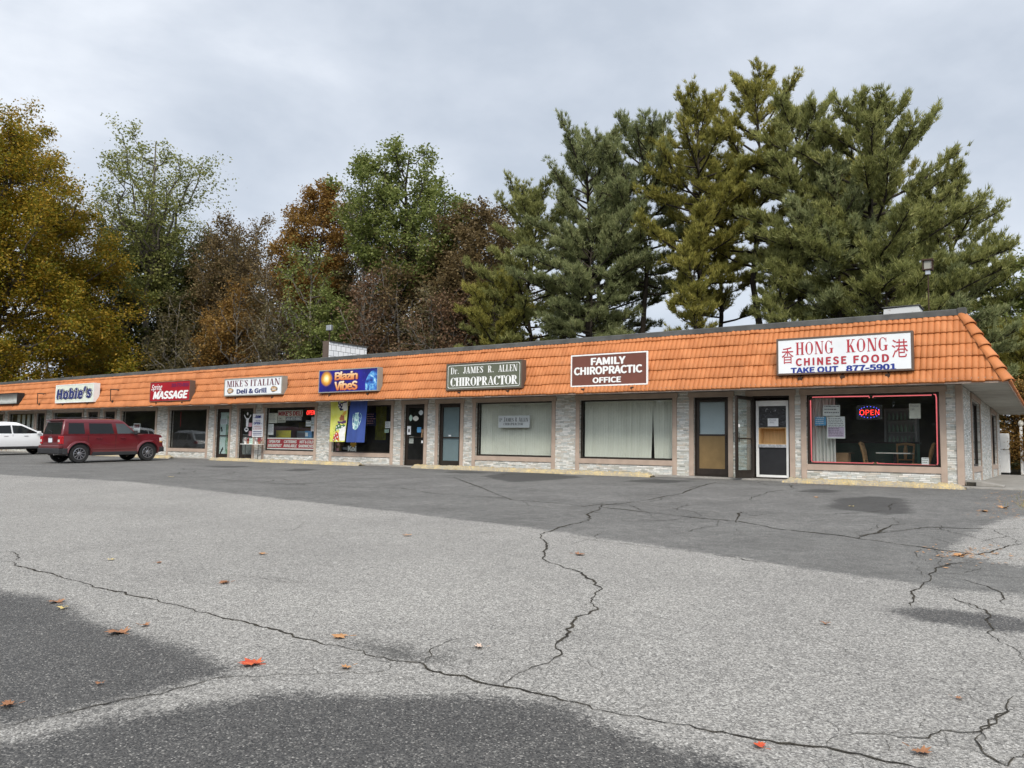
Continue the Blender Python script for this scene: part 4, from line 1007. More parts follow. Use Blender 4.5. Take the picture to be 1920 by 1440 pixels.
blob(P, t, [(.40, .60), (.62, .54), (.92, .58), (.99, .66), (.70, .76), (.36, .75)], M['f_green'], 'printed_cap', .004)
blob(P, t, [(.70, .68), (.99, .60), (.99, .97), (.76, .97), (.64, .80)], M['f_white'], 'printed_stalk', .005)
blob(P, t, [(.22, .99), (.28, .86), (.48, .74), (.66, .80), (.70, .99)], M['f_red'], 'printed_cap', .006)
m_dots = [(.56, .04), (.68, .09), (.58, .15), (.72, .17), (.50, .10), (.46, .64), (.60, .61), (.52, .70), (.66, .69), (.80, .63), (.36, .85), (.50, .80), (.46, .91), (.32, .95), (.60, .88), (.56, .97)]
vs = []; fs = []
for cx, cy in m_dots:
    o_ = len(vs); vs += [P(x, y, .009) for x, y in disc(cx, cy, .042, .022)]; fs.append(tuple(range(o_, o_ + 10)))
MB().add(vs, fs).build('dots', M['f_white'], t)['kind'] = 'stuff'
M['navy_cloth'] = pm('royal_blue_cloth', (.045, .085, .30), .85, 0, .12, 3)
t, P = flag('royal blue flag with a pale planet in its middle', ((-19.25, -18.36, 2.31), (-19.47, -18.47, .79)), lambda u, v: .05 * math.sin(u * 5.2 + .4 + .6 * v) * (.2 + v * .8) + .012 * math.sin(u * 17), M['navy_cloth'])
blob(P, t, [(.22, .33), (.36, .30), (.52, .29), (.68, .31), (.74, .36), (.74, .48), (.70, .58), (.60, .67), (.44, .71), (.31, .68), (.25, .58), (.22, .46)], M['planet_pale'] if 'planet_pale' in M else M['planet'], 'printed_planet', .004)
k = NT('pale_planet_print'); o = k.obj(); k.pbsdf(k.ramp(k.noise(o, 5.5, 8, .6, 1.2), [(.38, (.16, .34, .42)), (.5, (.35, .58, .60)), (.62, (.72, .86, .84))]), .9); t.children[-1].data.materials[0] = k.m
t = thing('fish_sign', 'white lettered shop window sign with an orange fish shape on top', 'sign', (-19.89, .3, .45))
Face(-.23, .23, 0, 0, .22).put(TS('Koi', .05), 0, 1, 0, 1).build('lettering', M['ink_white'], t)
MB().add([(.05 + .17 * math.cos(R(20 * i)), 0, .27 + .085 * math.sin(R(20 * i)) * (1 + .4 * math.sin(R(60 * i)))) for i in range(18)], [tuple(range(18))]).build('fish_shape', M['f_gold'], t)
MB().box(-.24, .24, .01, .03, -.0, .02).build('base_strip', M['dark_plastic'], t)
paper('white notice at the right side of the smoke shop window', -18.07, -17.82, 1.32, 1.56, .14, lines=4)
paper('small mint notice under the white one in the smoke shop window', -18.09, -17.88, 1.16, 1.28, .14, 'paper_mint', lines=2)
paper('dark blue poster hanging inside the smoke shop behind the flags', -19.2, -18.7, 1.40, 1.89, .3, 'f_navy', lines=5, ink='paper_pink')
t = thing('cloth_banner', 'dim olive tapestry hanging deep inside the smoke shop', 'tapestry', (-19.05, .9, .9)); M['olive_cloth'] = pm('olive_cloth', (.22, .22, .02), .9, 0, .35, 4)
V = [(-.27 + .54 * i / 20, .03 * math.sin(i), z) for z in (0, 1.27) for i in range(21)]
MB().add(V, [(i, i + 1, 22 + i, 21 + i) for i in range(20)]).build('cloth', M['olive_cloth'], t, smooth=True)
for i, (zz, lb) in enumerate(((.415, 'lower brown display box in the smoke shop window'), (.62, 'upper brown display box stacked in the smoke shop window'))):
    t = thing('display_box', lb, 'box', (-20.69, .36, zz), R(4 * i), 'brown display boxes'); MB().box(-.16, .16, -.1, .1, 0, .2).build('carton', M['card'], t, bevel=.004); MB().box(-.12, .12, -.104, -.101, .05, .15).build('print', M['paper_pink'], t)
t = thing('display_case', 'small dark display case beside the brown boxes in the smoke shop', 'case', (-20.3, .4, .415)); m = MB(); frame(m, -.17, .17, 0, .24, -.1, .1, .02); m.build('case_frame', M['dark_plastic'], t); MB().box(-.15, .15, -.06, .08, .10, .2).build('goods', M['grey_ink'], t)
def sticker(label, x0, x1, z0, z1, mat, rnd=True, y=.083):
    t = thing('sticker', label, 'sticker', ((x0 + x1) / 2, y, (z0 + z1) / 2), 0, 'stickers on the shop doors')
    n = 16; MB().prism([((x1 - x0) / 2 * math.cos(2 * math.pi * i / n), (z1 - z0) / 2 * math.sin(2 * math.pi * i / n) * (1 + .1 * math.cos(8 * math.pi * i / n))) for i in range(n)][::-1], 'y', -.002, .0).build('vinyl', M[mat], t)
    return t
sticker('pale oval sticker at the left of the smoke shop door', -16.87, -16.71, 1.57, 1.78, 'paper_mint')
sticker('wide cream sticker in the middle of the smoke shop door', -16.69, -16.42, 1.57, 1.74, 'paper_cream')
sticker('grey blue sticker high on the smoke shop door', -16.42, -16.22, 1.77, 1.94, 'shade_blue')
paper('framed white notice with a dark picture on the smoke shop door', -16.92, -16.75, 1.09, 1.39, .062, lines=0, words_=[(([(.5 + .5 * math.cos(R(30 * i)), .5 + .5 * math.sin(R(30 * i))) for i in range(12)], [tuple(range(12))]), .3, .75, .3, .75, 'ink_black')])
paper('square blue notice on the smoke shop door', -16.48, -16.29, 1.17, 1.35, .082, 'paper_blue')
paper('little white card low at the right of the smoke shop door', -16.25, -16.17, .80, .89, .06)
paper('faded grey notice in the lower left glass of the smoke shop door', -16.87, -16.67, .79, 1.03, .12, 'paper_cream', lines=6)
paper('tall narrow brown notice by the smoke shop door handle', -16.26, -16.16, 1.0, 1.28, .06, 'card')
# --- deli window
paper('grey board with red deli name lettering at the top of the deli window', -24.08, -22.57, 1.78, 2.04, .14, 'paper_cream', 'window_board', words_=[(TS("MIKE'S DELI", .035), .03, .97, .12, .88, 'ink_red')])
paper('grey card asking to call ahead in the deli window', -24.07, -23.59, 1.55, 1.77, .14, 'paper_cream', words_=[(TS('CALL', .01), .12, .62, .12, .42, 'ink_black'), (TS('AHEAD', .01), .08, .92, .55, .88, 'ink_black')])
paper('long number card next to the call card in the deli window', -23.57, -22.61, 1.62, 1.77, .14, 'grey_ink', words_=[(TS('203-877-0062', .015), .03, .97, .15, .85, 'ink_white')])
paper('large handwritten cream sheet at the left of the deli window', -24.72, -24.10, 1.53, 1.94, .14, 'paper_cream', lines=6)
paper('tall white sheet under the handwritten one in the deli window', -24.67, -24.31, 1.05, 1.49, .14, 'paper', lines=7)
paper('bright yellow card standing inside the deli window', -24.6, -23.67, .95, 1.24, .5, 'paper_yellow')
paper('white notice with dark pictures at the right of the deli window', -22.36, -22.06, 1.39, 1.61, .14, lines=2, ink='ink_black')
paper('pale blue notice at the upper right edge of the deli window', -22.04, -21.82, 1.46, 1.76, .14, 'shade_blue', lines=4)
paper('pale notice at the middle right edge of the deli window', -22.05, -21.85, 1.20, 1.43, .14, lines=4)
t = thing('open_sign', 'red neon open sign in the top right of the deli window', 'neon sign', (-22.28, .3, 1.84)); MB().box(-.27, .27, .01, .03, -.02, .22).build('backboard', M['dark_plastic'], t)
Face(-.24, .24, 0, 0, .2).put(TS('OPEN', .012, .2), 0, 1, .05, .95).build('lettering', M['neon_red'], t)
M['red_banner'] = pm('red_banner', (.40, .03, .045), .6, 0, .1, 2)
t = thing('window_banner', 'red banner with white food lettering along the deli window sill', 'banner', (-23.20, .12, .475)); MB().box(-1.46, 1.46, -.002, .002, .045, .41).build('red_field', M['red_banner'], t)
MB().box(-1.46, 1.46, -.003, .003, 0, .044).box(-1.46, 1.46, -.003, .003, .411, .46).build('white_edge', M['ink_white'], t)
f_ = Face(-1.43, 1.43, -.003, .045, .41)
for tx, u0, u1, r_ in (('OPEN FOR', .03, .28, 0), ('CATERING', .36, .63, 0), ('HOT & COLD', .69, .97, 0), ('BREAKFAST', .01, .32, 1), ('AVAILABLE', .35, .64, 1), ('SANDWICHES', .67, .985, 1)):
    f_.put(TS(tx, .03, .2), u0, u1, .12 + .44 * r_, .45 + .44 * r_).build('lettering', M['ink_white'], t)
t = thing('deli_case', 'grey display case behind the deli banner', 'case', (-23.4, .9, .012)); MB().box(-.4, .4, 0, .5, 0, 1.22).build('body', M['grey_green'], t, bevel=.02); MB().box(-.36, .36, -.01, -.001, .8, 1.15).build('front', M['grey_ink'], t)
t = thing('snack_box', 'blue carton on the right of the deli window ledge', 'box', (-22.38, .4, .95)); MB().box(-.2, .2, -.1, .1, 0, .27).build('carton', M['paper_blue'], t, bevel=.006)
MB().box(-.18, -.02, -.103, -.101, .05, .2).build('print', M['paper'], t)
M['ochre'] = pm('ochre_wall', (.30, .22, .04), .9, 0, .2, 1.5)
t = thing('menu_wall', 'ochre partition inside the deli behind the counter', 'partition', (-23.3, 1.9, .012)); MB().box(-1.6, 1.6, 0, .05, 0, 1.62).build('board', M['ochre'], t)
# deli door, banner and flower shelf
t = thing('post_banner', 'white vertical banner with blue and red lettering beside the deli door', 'banner', (-25.085, -.05, .96)); MB().box(-.345, .345, -.004, .004, 0, .95).build('cloth', M['paper'], t)
f_ = Face(-.345, .345, -.005, 0, .95)
for sh, u0, u1, t0, t1, mt in ((TS('now', .03, .3), .25, .8, .07, .20, 'ink_blue'), (TS("WE'RE"), .3, .75, .28, .34, 'ink_blue'), (TS('OPEN', .03), .12, .72, .36, .47, 'ink_blue'), (TS('for'), .76, .92, .38, .46, 'ink_blue'), (TS('CARRYOUT'), .12, .88, .52, .59, 'ink_red'), (TS('& DELIVERY'), .10, .9, .62, .69, 'ink_red')):
    f_.put(sh, u0, u1, t0, t1).build('lettering', M[mt], t)
m = MB()
for zz in (.06, .13, .2): m.box(-.28, .28, -.006, -.0045, zz, zz + .03)
m.build('blue_bars', M['ink_navy'], t)
MB().box(-.3, .25, -.006, -.0045, .775, .79).build('swash', M['ink_blue'], t)
t = thing('flower_shelf', 'narrow white shelf on thin legs beside the deli door', 'shelf', (-25.08, -.30, .018)); MB().box(-.6, .6, -.13, .13, .625, .65).build('board', M['white_paint'], t, bevel=.004)
for x in (-.55, .55):
    for y in (-.1, .1): MB().tube([(x, y, 0), (x, y, .625)], .012, 6).build('leg', M['dark_plastic'], t)
M['pot_red'] = pm('red_petals', (.45, .05, .06), .8, 0, .4, 30); M['pot_white'] = pm('white_petals', (.7, .68, .66), .8, 0, .2, 30); M['terra'] = pm('terracotta_pot', (.36, .15, .08), .8)
for i, (x, mt, lb) in enumerate(((-25.5, 'pot_white', 'leftmost white flower pot on the deli shelf'), (-25.3, 'pot_red', 'red flower pot beside the leftmost white one on the deli shelf'), (-24.82, 'pot_white', 'white flower pot right of the mint card on the deli shelf'), (-24.6, 'pot_red', 'rightmost red flower pot on the deli shelf'))):
    t = thing('flower_pot', lb, 'flower pot', (x, -.30, .668), 0, 'flower pots on the deli shelf'); MB().lathe([(.045, 0), (.06, .09), (.065, .09), (.065, .105)], 10).build('pot', M['terra'] if i % 2 else M['pot_white'], t)
    rg_ = np.random.default_rng(i); c0 = rg_.normal(0, .05, (70, 3)) * [1, .8, .8] + [0, 0, .17]; q = rg_.normal(0, .02, (70, 4, 3)); npmesh('blossoms', (c0[:, None] + q).reshape(-1, 3), np.arange(280).reshape(-1, 4), M[mt], t)
paper('mint green card standing on the flower shelf', -25.18, -24.96, .67, .90, -.36, 'paper_mint', lines=3)
t = thing('skeleton_cutout', 'white paper skeleton cutout with raised arms on the deli door', 'decoration', (-25.93, .06, 1.38))
m = MB(); m.prism(disc(0, .54, .05, .07, 12)[::-1], 'y', -.002, 0); m.prism([(-.07, 0), (.07, 0), (.09, .36), (-.09, .36)], 'y', -.002, 0)
m.prism([(-.1, .36), (-.08, .30), (-.24, .46), (-.22, .52)], 'y', -.002, 0); m.prism([(.08, .30), (.1, .36), (.22, .52), (.24, .46)], 'y', -.002, 0); m.build('cutout', M['paper'], t)
sticker('round white sticker with a black mark on the deli door', -26.14, -25.86, 1.17, 1.36, 'paper'); MB().box(-.08, .08, -.004, -.002, -.025, .03).box(-.05, -.01, -.0045, -.002, -.06, .05).build('mark', M['ink_black'], bpy.data.objects[[o.name for o in bpy.data.objects if o.name.startswith('sticker')][-1]])
paper('pink sticker stack by the right edge of the deli door', -25.83, -25.62, 1.38, 1.54, .06, 'paper_pink', lines=3)
paper('second pink notice just above the flower shelf', -25.80, -25.62, 1.0, 1.2, .06, 'paper_pink', lines=4)
t = thing('door_backing', 'grey lower backing behind the glass of the deli door', 'shade', (-25.93, .125, .22)); MB().box(-.36, .36, 0, .01, 0, .84).build('cloth', M['grey_ink'] if False else M['board_grey'], t); t.children[0].data.materials[0] = pm('dull_grey_backing', (.20, .21, .20), .85)
# massage door poster
k = NT('bamboo_print'); o = k.obj(); sx = k.n('ShaderNodeSeparateXYZ', {0: o})
c = k.ramp(k.noise(o, 2.5, 4), [(.3, (.52, .66, .60)), (.7, (.66, .76, .74))])
side_ = k.smooth(sx.outputs[0], .0, .3); lfm = k.smooth(k.noise(k.n('ShaderNodeMapping', {0: o, 'Scale': (9, 9, 4.5)}).outputs[0], 1, 4, .6, 1.2), .42, .5)
c = k.mix(k.math('MULTIPLY', lfm, side_), c, (.10, .30, .07)); k.pbsdf(c, .6); M['bamboo'] = k.m
t = thing('bamboo_poster', 'tall pale green bamboo poster filling the massage shop door', 'poster', (-27.54, .12, .22)); MB().box(-.33, .33, 0, .005, 0, 1.78).build('print', M['bamboo'], t)
for x in (.10, .2): MB().tube([(x, -.004, .1), (x + .03, -.004, .9), (x - .02, -.004, 1.5)], .012, 5).build('bamboo_cane', M['f_green'], t)
for x, z in ((-.2, 1.0), (-.24, 1.1), (-.15, .15), (-.22, .05), (-.1, .22)): MB().prism(disc(x, z, .05, .07, 9)[::-1], 'y', -.004, -.001).build('ink_spot', M['ink_black'], t)
paper('white opening hours sheet on the bamboo poster', -27.86, -27.36, 1.49, 1.72, .105, lines=5, ink='ink_black')
t = thing('neon_strip', 'thin dull red light strip in the left of the massage window', 'neon light', (-32.0 + .75, .35, 1.40)); MB().tube([(0, 0, 0), (0, 0, .68)], .018, 6).build('tube', pm('dull_red_strip', (.42, .05, .05), .5), t)
paper('white card with a dark red top in the window behind the red car', -34.84, -34.26, 1.12, 1.55, .14, 'paper', lines=0, words_=[(([(0, 0), (1, 0), (1, 1), (0, 1)], [(0, 1, 2, 3)]), .08, .92, .08, .52, 'ink_maroon')])
# far left window drapes
for i in range(5):
    x = -47.6 + .62 * i; t = thing('drape_panel', 'pale drape panel number %s from the left in the far end window' % ('one', 'two', 'three', 'four', 'five')[i], 'curtain', (x, .35, .45), 0, 'drapes in the far left window')
    V = [(-.2 + .4 * j / 24, .03 * math.sin(j * 1.3), z) for z in (0, 1.66) for j in range(25)]
    MB().add(V, [(j, j + 1, 26 + j, 25 + j) for j in range(24)]).build('fabric', M['fabric_white'], t, smooth=True)
# ---------------------------------------------------------------- cars
def paint(name, col, rough=.28):
    k = NT(name); o = k.obj(); n = k.noise(o, 3, 4)
    dust = k.smooth(k.n('ShaderNodeSeparateXYZ', {0: o}).outputs[2], .75, .3)
    c = k.mix(k.math('MULTIPLY', dust, k.math('MULTIPLY', n, .35)), col, (.20, .18, .16))
    k.pbsdf(c, rough, .0, .5, **{'Coat Weight': .35, 'Coat Roughness': .06}); return k.m
M['car_red'] = paint('dark_red_car_paint', (.115, .005, .010))
M['car_white'] = paint('pearl_white_car_paint', (.78, .79, .80))
M['car_silver'] = paint('silver_car_paint', (.42, .44, .45))
M['car_glass'] = pm('tinted_car_glass', (.010, .012, .013), .06, 0, .1, 2, .35)
M['car_glass_pale'] = pm('clear_car_glass', (.05, .06, .062), .05, 0, .2, 2, .6)
M['clad'] = pm('dark_grey_cladding', (.028, .028, .03), .6, 0, .15, 5)
M['tyre'] = pm('tyre_rubber', (.018, .018, .018), .85, 0, .2, 9)
M['alloy'] = pm('alloy_rim', (.34, .34, .36), .3, .8, .1, 6)
M['lamp_red'] = pm('tail_lamp_red', (.42, .012, .018), .15, 0, .15, 6, .7)
M['lamp_clear'] = pm('clear_lamp', (.62, .60, .58), .12, 0, .1, 6, .7)
M['lamp_amber'] = pm('amber_lamp', (.62, .30, .08), .2, 0, .1, 6)
M['chrome'] = pm('chrome_badge', (.6, .6, .62), .15, .9, .05, 6)
k = NT('licence_plate_print'); o = k.obj(); z = k.n('ShaderNodeSeparateXYZ', {0: o}).outputs[2]
k.pbsdf(k.ramp(z, [(0, (.72, .76, .80))] + [(.92, (.70, .76, .82)), (1.0, (.10, .26, .58))]), .4); M['plate'] = k.m
def arcpts(cy, cz, r, a0, a1, n=12): return [(cy + r * math.cos(R(a0 + (a1 - a0) * i / n)), cz + r * math.sin(R(a0 + (a1 - a0) * i / n))) for i in range(n + 1)]
def wheel(t, x, y, r, w_, side, spokes=5):
    wh = MB(); prof = [(r * .62, -w_ / 2 + .01), (r * .9, -w_ / 2), (r * .985, -w_ / 2 + .03), (r, -w_ / 4), (r, w_ / 4), (r * .985, w_ / 2 - .03), (r * .9, w_ / 2), (r * .66, w_ / 2 - .006), (r * .62, w_ / 2 - .02)]
    wh.lathe(prof, 28, 'x', (0, 0, 0), False); T = Matrix.Translation((x, y, r)) @ Matrix.Rotation(math.pi if side < 0 else 0, 4, 'Z')
    w0 = wh.build('wheel', M['tyre'], t, smooth=False, T=T)
    rm = MB(); ro = r * .64; yx = w_ / 2 - .012
    rm.lathe([(ro, yx - .10), (ro, yx), (ro * .92, yx + .004), (ro * .90, yx - .10)], 28, 'x', (0, 0, 0), False)
    for i in range(spokes):
        a = 2 * math.pi * i / spokes + .3
        for q in (-1, 1):
            ca, sa = math.cos(a), math.sin(a); p = [(.06, .030 * q), (ro * .92, .075 * q), (ro * .92, .045 * q), (.06, .004 * q)]
            vs = [(yx - .006 - .02 * (1 - rr / ro), rr * ca - tt * sa, rr * sa + tt * ca) for rr, tt in p] + [(yx - .05, rr * ca - tt * sa, rr * sa + tt * ca) for rr, tt in p]
            rm.add(vs, [(0, 1, 2, 3), (7, 6, 5, 4), (0, 4, 5, 1), (1, 5, 6, 2), (2, 6, 7, 3), (3, 7, 4, 0)])
    rm.lathe([(.075, yx - .05), (.075, yx - .004), (.05, yx + .006), (.001, yx + .006)], 14, 'x')
    rm.build('rim', M['alloy'], w0, T=T)
    MB().lathe([(ro * .9, yx - .13), (ro * .9, yx - .11), (.001, yx - .11)], 20, 'x').build('brake_disc', M['clad'], w0, T=T)
def loft(rings):
    m = MB(); n = len(rings[0]); vs = [p for r in rings for p in r]
    return m.add(vs, [(i * n + j, i * n + (j + 1) % n, (i + 1) * n + (j + 1) % n, (i + 1) * n + j) for i in range(len(rings) - 1) for j in range(n)] + [tuple(range(n))[::-1], tuple(range((len(rings) - 1) * n, len(rings) * n))])
def crisp(o):
    o.data.set_sharp_from_angle(angle=R(30)); return o
def car_body(t, c):
    """c: lower profile (y,z), greenhouse rings, half width, axle positions"""
    W, wb, r = c['W'], c['wb'], c['r']; ar = r + c.get('gap', .06)
    low = c['upper'] + c['nose'] + [(wb / 2 + ar, c['sill'])] + arcpts(wb / 2, r, ar, -8, 188)[0:] + [(wb / 2 - ar, c['sill']), (-wb / 2 + ar, c['sill'])] + arcpts(-wb / 2, r, ar, -8, 188) + [(-wb / 2 - ar, c['sill'] + .04)] + c['tail']
    # narrow a little towards the nose and tail
    m = MB(); n = len(low); tz = c.get('taper', .05)
    def hw(y, z): e = max(0, abs(y) - wb / 2) / (c['L'] / 2 - wb / 2); return W - tz * e ** 2 - c.get('tuck', .02) * max(0, .55 - z) - c.get('lean', .05) * max(0, z - .75)
    bm = bmesh.new(); V0 = [bm.verts.new((-1, y, z)) for y, z in low]; V1 = [bm.verts.new((1, y, z)) for y, z in low]
    bm.faces.new(V0[::-1]); bm.faces.new(V1)
    for i in range(n): bm.faces.new((V0[i], V0[(i + 1) % n], V1[(i + 1) % n], V1[i]))
    cuts = [((0, 0, z), (0, 0, 1)) for z in (.45, .55, .66, .75, .86, .95)] + [((0, s_ * (wb / 2 + d), 0), (0, 1, 0)) for s_ in (-1, 1) for d in (-.5, 0, .2, .4, .55)]
    for co, no in cuts: bmesh.ops.bisect_plane(bm, geom=bm.verts[:] + bm.edges[:] + bm.faces[:], plane_co=co, plane_no=no)
    for v in bm.verts: v.co.x *= hw(v.co.y, v.co.z)
    bmesh.ops.recalc_face_normals(bm, faces=bm.faces[:])
    me = bpy.data.meshes.new('body'); bm.to_mesh(me); bm.free()
    crisp(link('body', me, c['paint'], t, True, c.get('bev', .035), 3))
    MB().box(-W + .12, W - .12, -c['L'] / 2 + .25, c['L'] / 2 - .25, c['sill'] - .06, .75).box(-W + .09, W - .09, -wb / 2 - ar + .03, -wb / 2 + ar - .03, .42, .95 if ar > .4 else .85).box(-W + .09, W - .09, wb / 2 - ar + .03, wb / 2 + ar - .03, .42, .80).build('underbody', M['clad'], t)
    crisp(loft(c['green']).build('cabin', c['paint'], t, smooth=True, bevel=.045, seg=3))
    for sx_ in (-1, 1):
        for y in (-wb / 2, wb / 2): wheel(t, sx_ * (W - .105), y, r, c['tw'], sx_)
def side_glass(t, mat, side, belt, roof, poly, lift=.008, name='window'):
    """belt and roof: (halfwidth, z); poly of (y, f) with f the fraction of the way up the leaning side"""
    (w0, z0), (w1, z1) = belt, roof
    vs = [(side * (w0 + (w1 - w0) * f + lift), y, z0 + (z1 - z0) * f) for y, f in poly]; n = len(vs)
    vs2 = [(x - side * .02, y, z) for x, y, z in vs]
    return MB().add(vs + vs2, [tuple(range(n)), tuple(range(n, 2 * n))[::-1]] + [(i, n + i, n + (i + 1) % n, (i + 1) % n) for i in range(n)]).build(name, mat, t)
# --- the dark red boxy off-roader
t = thing('parked_car', 'dark red boxy off-roader parked nose to the kerb, seen from its tail', 'car', (-29.06, -4.20, gz(0, -4.2)), R(-1.5))
t.rotation_euler = (R(1.78), 0, R(-1.5))
g = [[(-.80, -1.96, 1.00), (.80, -1.96, 1.00), (.80, .98, 1.02), (-.80, .98, 1.02)], [(-.805, -1.94, 1.10), (.805, -1.94, 1.10), (.805, .90, 1.10), (-.805, .90, 1.10)],
     [(-.70, -1.83, 1.56), (.70, -1.83, 1.56), (.70, .40, 1.57), (-.70, .40, 1.57)], [(-.62, -1.78, 1.645), (.62, -1.78, 1.645), (.62, .22, 1.645), (-.62, .22, 1.645)], [(-.35, -1.52, 1.665), (.35, -1.52, 1.665), (.35, 0, 1.672), (-.35, 0, 1.672)]]
J = dict(W=.86, wb=2.635, r=.350, L=3.98, sill=.34, tw=.215, paint=M['car_red'], gap=.075, bev=.022, taper=.05, lean=.08,
  upper=[(-1.98, .60), (-1.99, .80), (-1.97, 1.03), (.95, 1.04), (1.2, 1.085), (1.65, 1.07), (1.86, 1.03), (1.92, .97)], nose=[(1.95, .84), (1.94, .62), (1.98, .58), (1.98, .44), (1.90, .36)], tail=[(-1.96, .46), (-2.0, .52)], green=g)
car_body(t, J)
for s_ in (-1, 1):
    bel, rf = (.805, 1.10), (.70, 1.55)
    for nm, pl_ in (('rear_quarter_window', [(-1.72, .0), (-1.12, .0), (-1.14, .90), (-1.68, .90)]), ('rear_door_window', [(-.95, .0), (-.03, .0), (-.10, .88), (-.95, .88)]), ('front_door_window', [(.10, .0), (.80, .0), (.78, .07), (.40, .86), (.06, .88)])):
        side_glass(t, M['car_glass'] if nm[0] == 'r' else M['car_glass_pale'], s_, bel, rf, pl_, .006, nm)
    for cy in (-J['wb'] / 2, J['wb'] / 2):       # flared arches
        m = MB(); o1 = arcpts(cy, .35, .505, 5, 175, 16); i1 = arcpts(cy, .35, .420, 5, 175, 16); n = len(o1)
        o1 = [(max(min(y, cy + .47), cy - .47), min(z, .82)) for y, z in o1]
        xo, xi = s_ * .905, s_ * .80
        m.add([(xo - s_ * .03, y, z) for y, z in o1] + [(xo, y, z) for y, z in i1] + [(xi, y, z + .02) for y, z in o1] + [(xi, y, z) for y, z in i1],
              [(i, i + 1, n + i + 1, n + i) for i in range(n - 1)] + [(i, 2 * n + i, 2 * n + i + 1, i + 1) for i in range(n - 1)] + [(n + i, n + i + 1, 3 * n + i + 1, 3 * n + i) for i in range(n - 1)])
        m.build('wheel_arch', M['car_red'], t, bevel=.012)
        if cy < 0:
            MB().box(s_ * .80, s_ * .895, cy - .62, cy - .44, .34, .56).build('mud_guard', M['clad'], t, bevel=.02)
    MB().box(s_ * .78, s_ * .872, -.86, .86, .27, .41).build('side_skirt', M['clad'], t, bevel=.02)
    MB().box(s_ * .845, s_ * .868, -.86, .86, .50, .535).build('side_moulding', M['car_red'], t, bevel=.008)
    for y in (-.62, .30): MB().tube([(s_ * .855, y - .10, .93), (s_ * .885, y - .07, .93), (s_ * .885, y + .07, .93), (s_ * .855, y + .10, .93)], .014, 6).build('door_handle', M['car_red'], t)
    for y in (-1.02, .02): MB().box(s_ * .856 - .004, s_ * .856 + .004, y - .004, y + .004, .42, 1.06).build('door_gap', M['clad'], t)
    mr = MB(); mr.box(s_ * .86, s_ * 1.03, .70, .80, 1.06, 1.22); mr.build('mirror', M['clad'], t, bevel=.03)
    MB().tube([(s_ * .60, -1.66, 1.665), (s_ * .60, -1.61, 1.71), (s_ * .60, -.1, 1.715), (s_ * .60, .05, 1.67)], .016, 6).build('roof_rail', M['clad'], t)
    tl = MB(); tl.box(s_ * .66, s_ * .835, -2.015, -1.88, .72, 1.02); tl_ = tl.build('tail_light', M['lamp_red'], t, bevel=.015)
    MB().box(s_ * .67, s_ * .80, -2.025, -2.01, .80, .89).build('reverse_lens', M['lamp_clear'], tl_)
    MB().box(s_ * .60, s_ * .835, 1.80, 1.955, .78, .93).build('headlight', M['lamp_clear'], t, bevel=.02)
    MB().box(s_ * .80, s_ * .845, 1.80, 1.90, .74, .79).build('marker_light', M['lamp_amber'], t, bevel=.01)
MB().box(-.86, .86, -2.06, -1.91, .56, .68).build('rear_bumper', M['car_red'], t, bevel=.03)
MB().box(-.85, .85, -2.09, -1.81, .36, .565).build('lower_bumper', M['clad'], t, bevel=.03)
MB().box(-.85, .85, 1.76, 2.0, .36, .56).build('front_bumper', M['clad'], t, bevel=.03)
vs = [(-.70, -1.955, 1.09), (.70, -1.955, 1.09), (.62, -1.845, 1.53), (-.62, -1.845, 1.53)]
MB().add(vs + [(x, y + .05, z) for x, y, z in vs], [(0, 1, 2, 3), (7, 6, 5, 4), (0, 4, 5, 1), (1, 5, 6, 2), (2, 6, 7, 3), (3, 7, 4, 0)]).build('rear_window', M['car_glass'], t)
vs = [(-.72, .915, 1.12), (.72, .915, 1.12), (.63, .41, 1.54), (-.63, .41, 1.54)]
MB().add(vs + [(x, y - .05, z) for x, y, z in vs], [(3, 2, 1, 0), (4, 5, 6, 7), (0, 1, 5, 4), (1, 2, 6, 5), (2, 3, 7, 6), (3, 0, 4, 7)]).build('windscreen', M['car_glass_pale'], t)
MB().box(-.62, .62, -1.92, -1.80, 1.595, 1.625).build('rear_spoiler', M['car_red'], t, bevel=.015)
MB().tube([(0, -1.965, 1.10), (.02, -1.95, 1.18), (-.30, -1.93, 1.24)], .012, 5).build('rear_wiper', M['clad'], t)
m = MB().box(-.155, .155, -2.006, -1.995, .78, .935); m.build('licence_plate', M['plate'], t, bevel=.006)
MB().box(-.09, .09, -2.01, -1.99, .955, .985).build('badge', M['chrome'], t, bevel=.006)
MB().tube([(.45, -1.86, .36), (.45, -2.06, .34)], .03, 8).build('exhaust_pipe', M['chrome'], t)
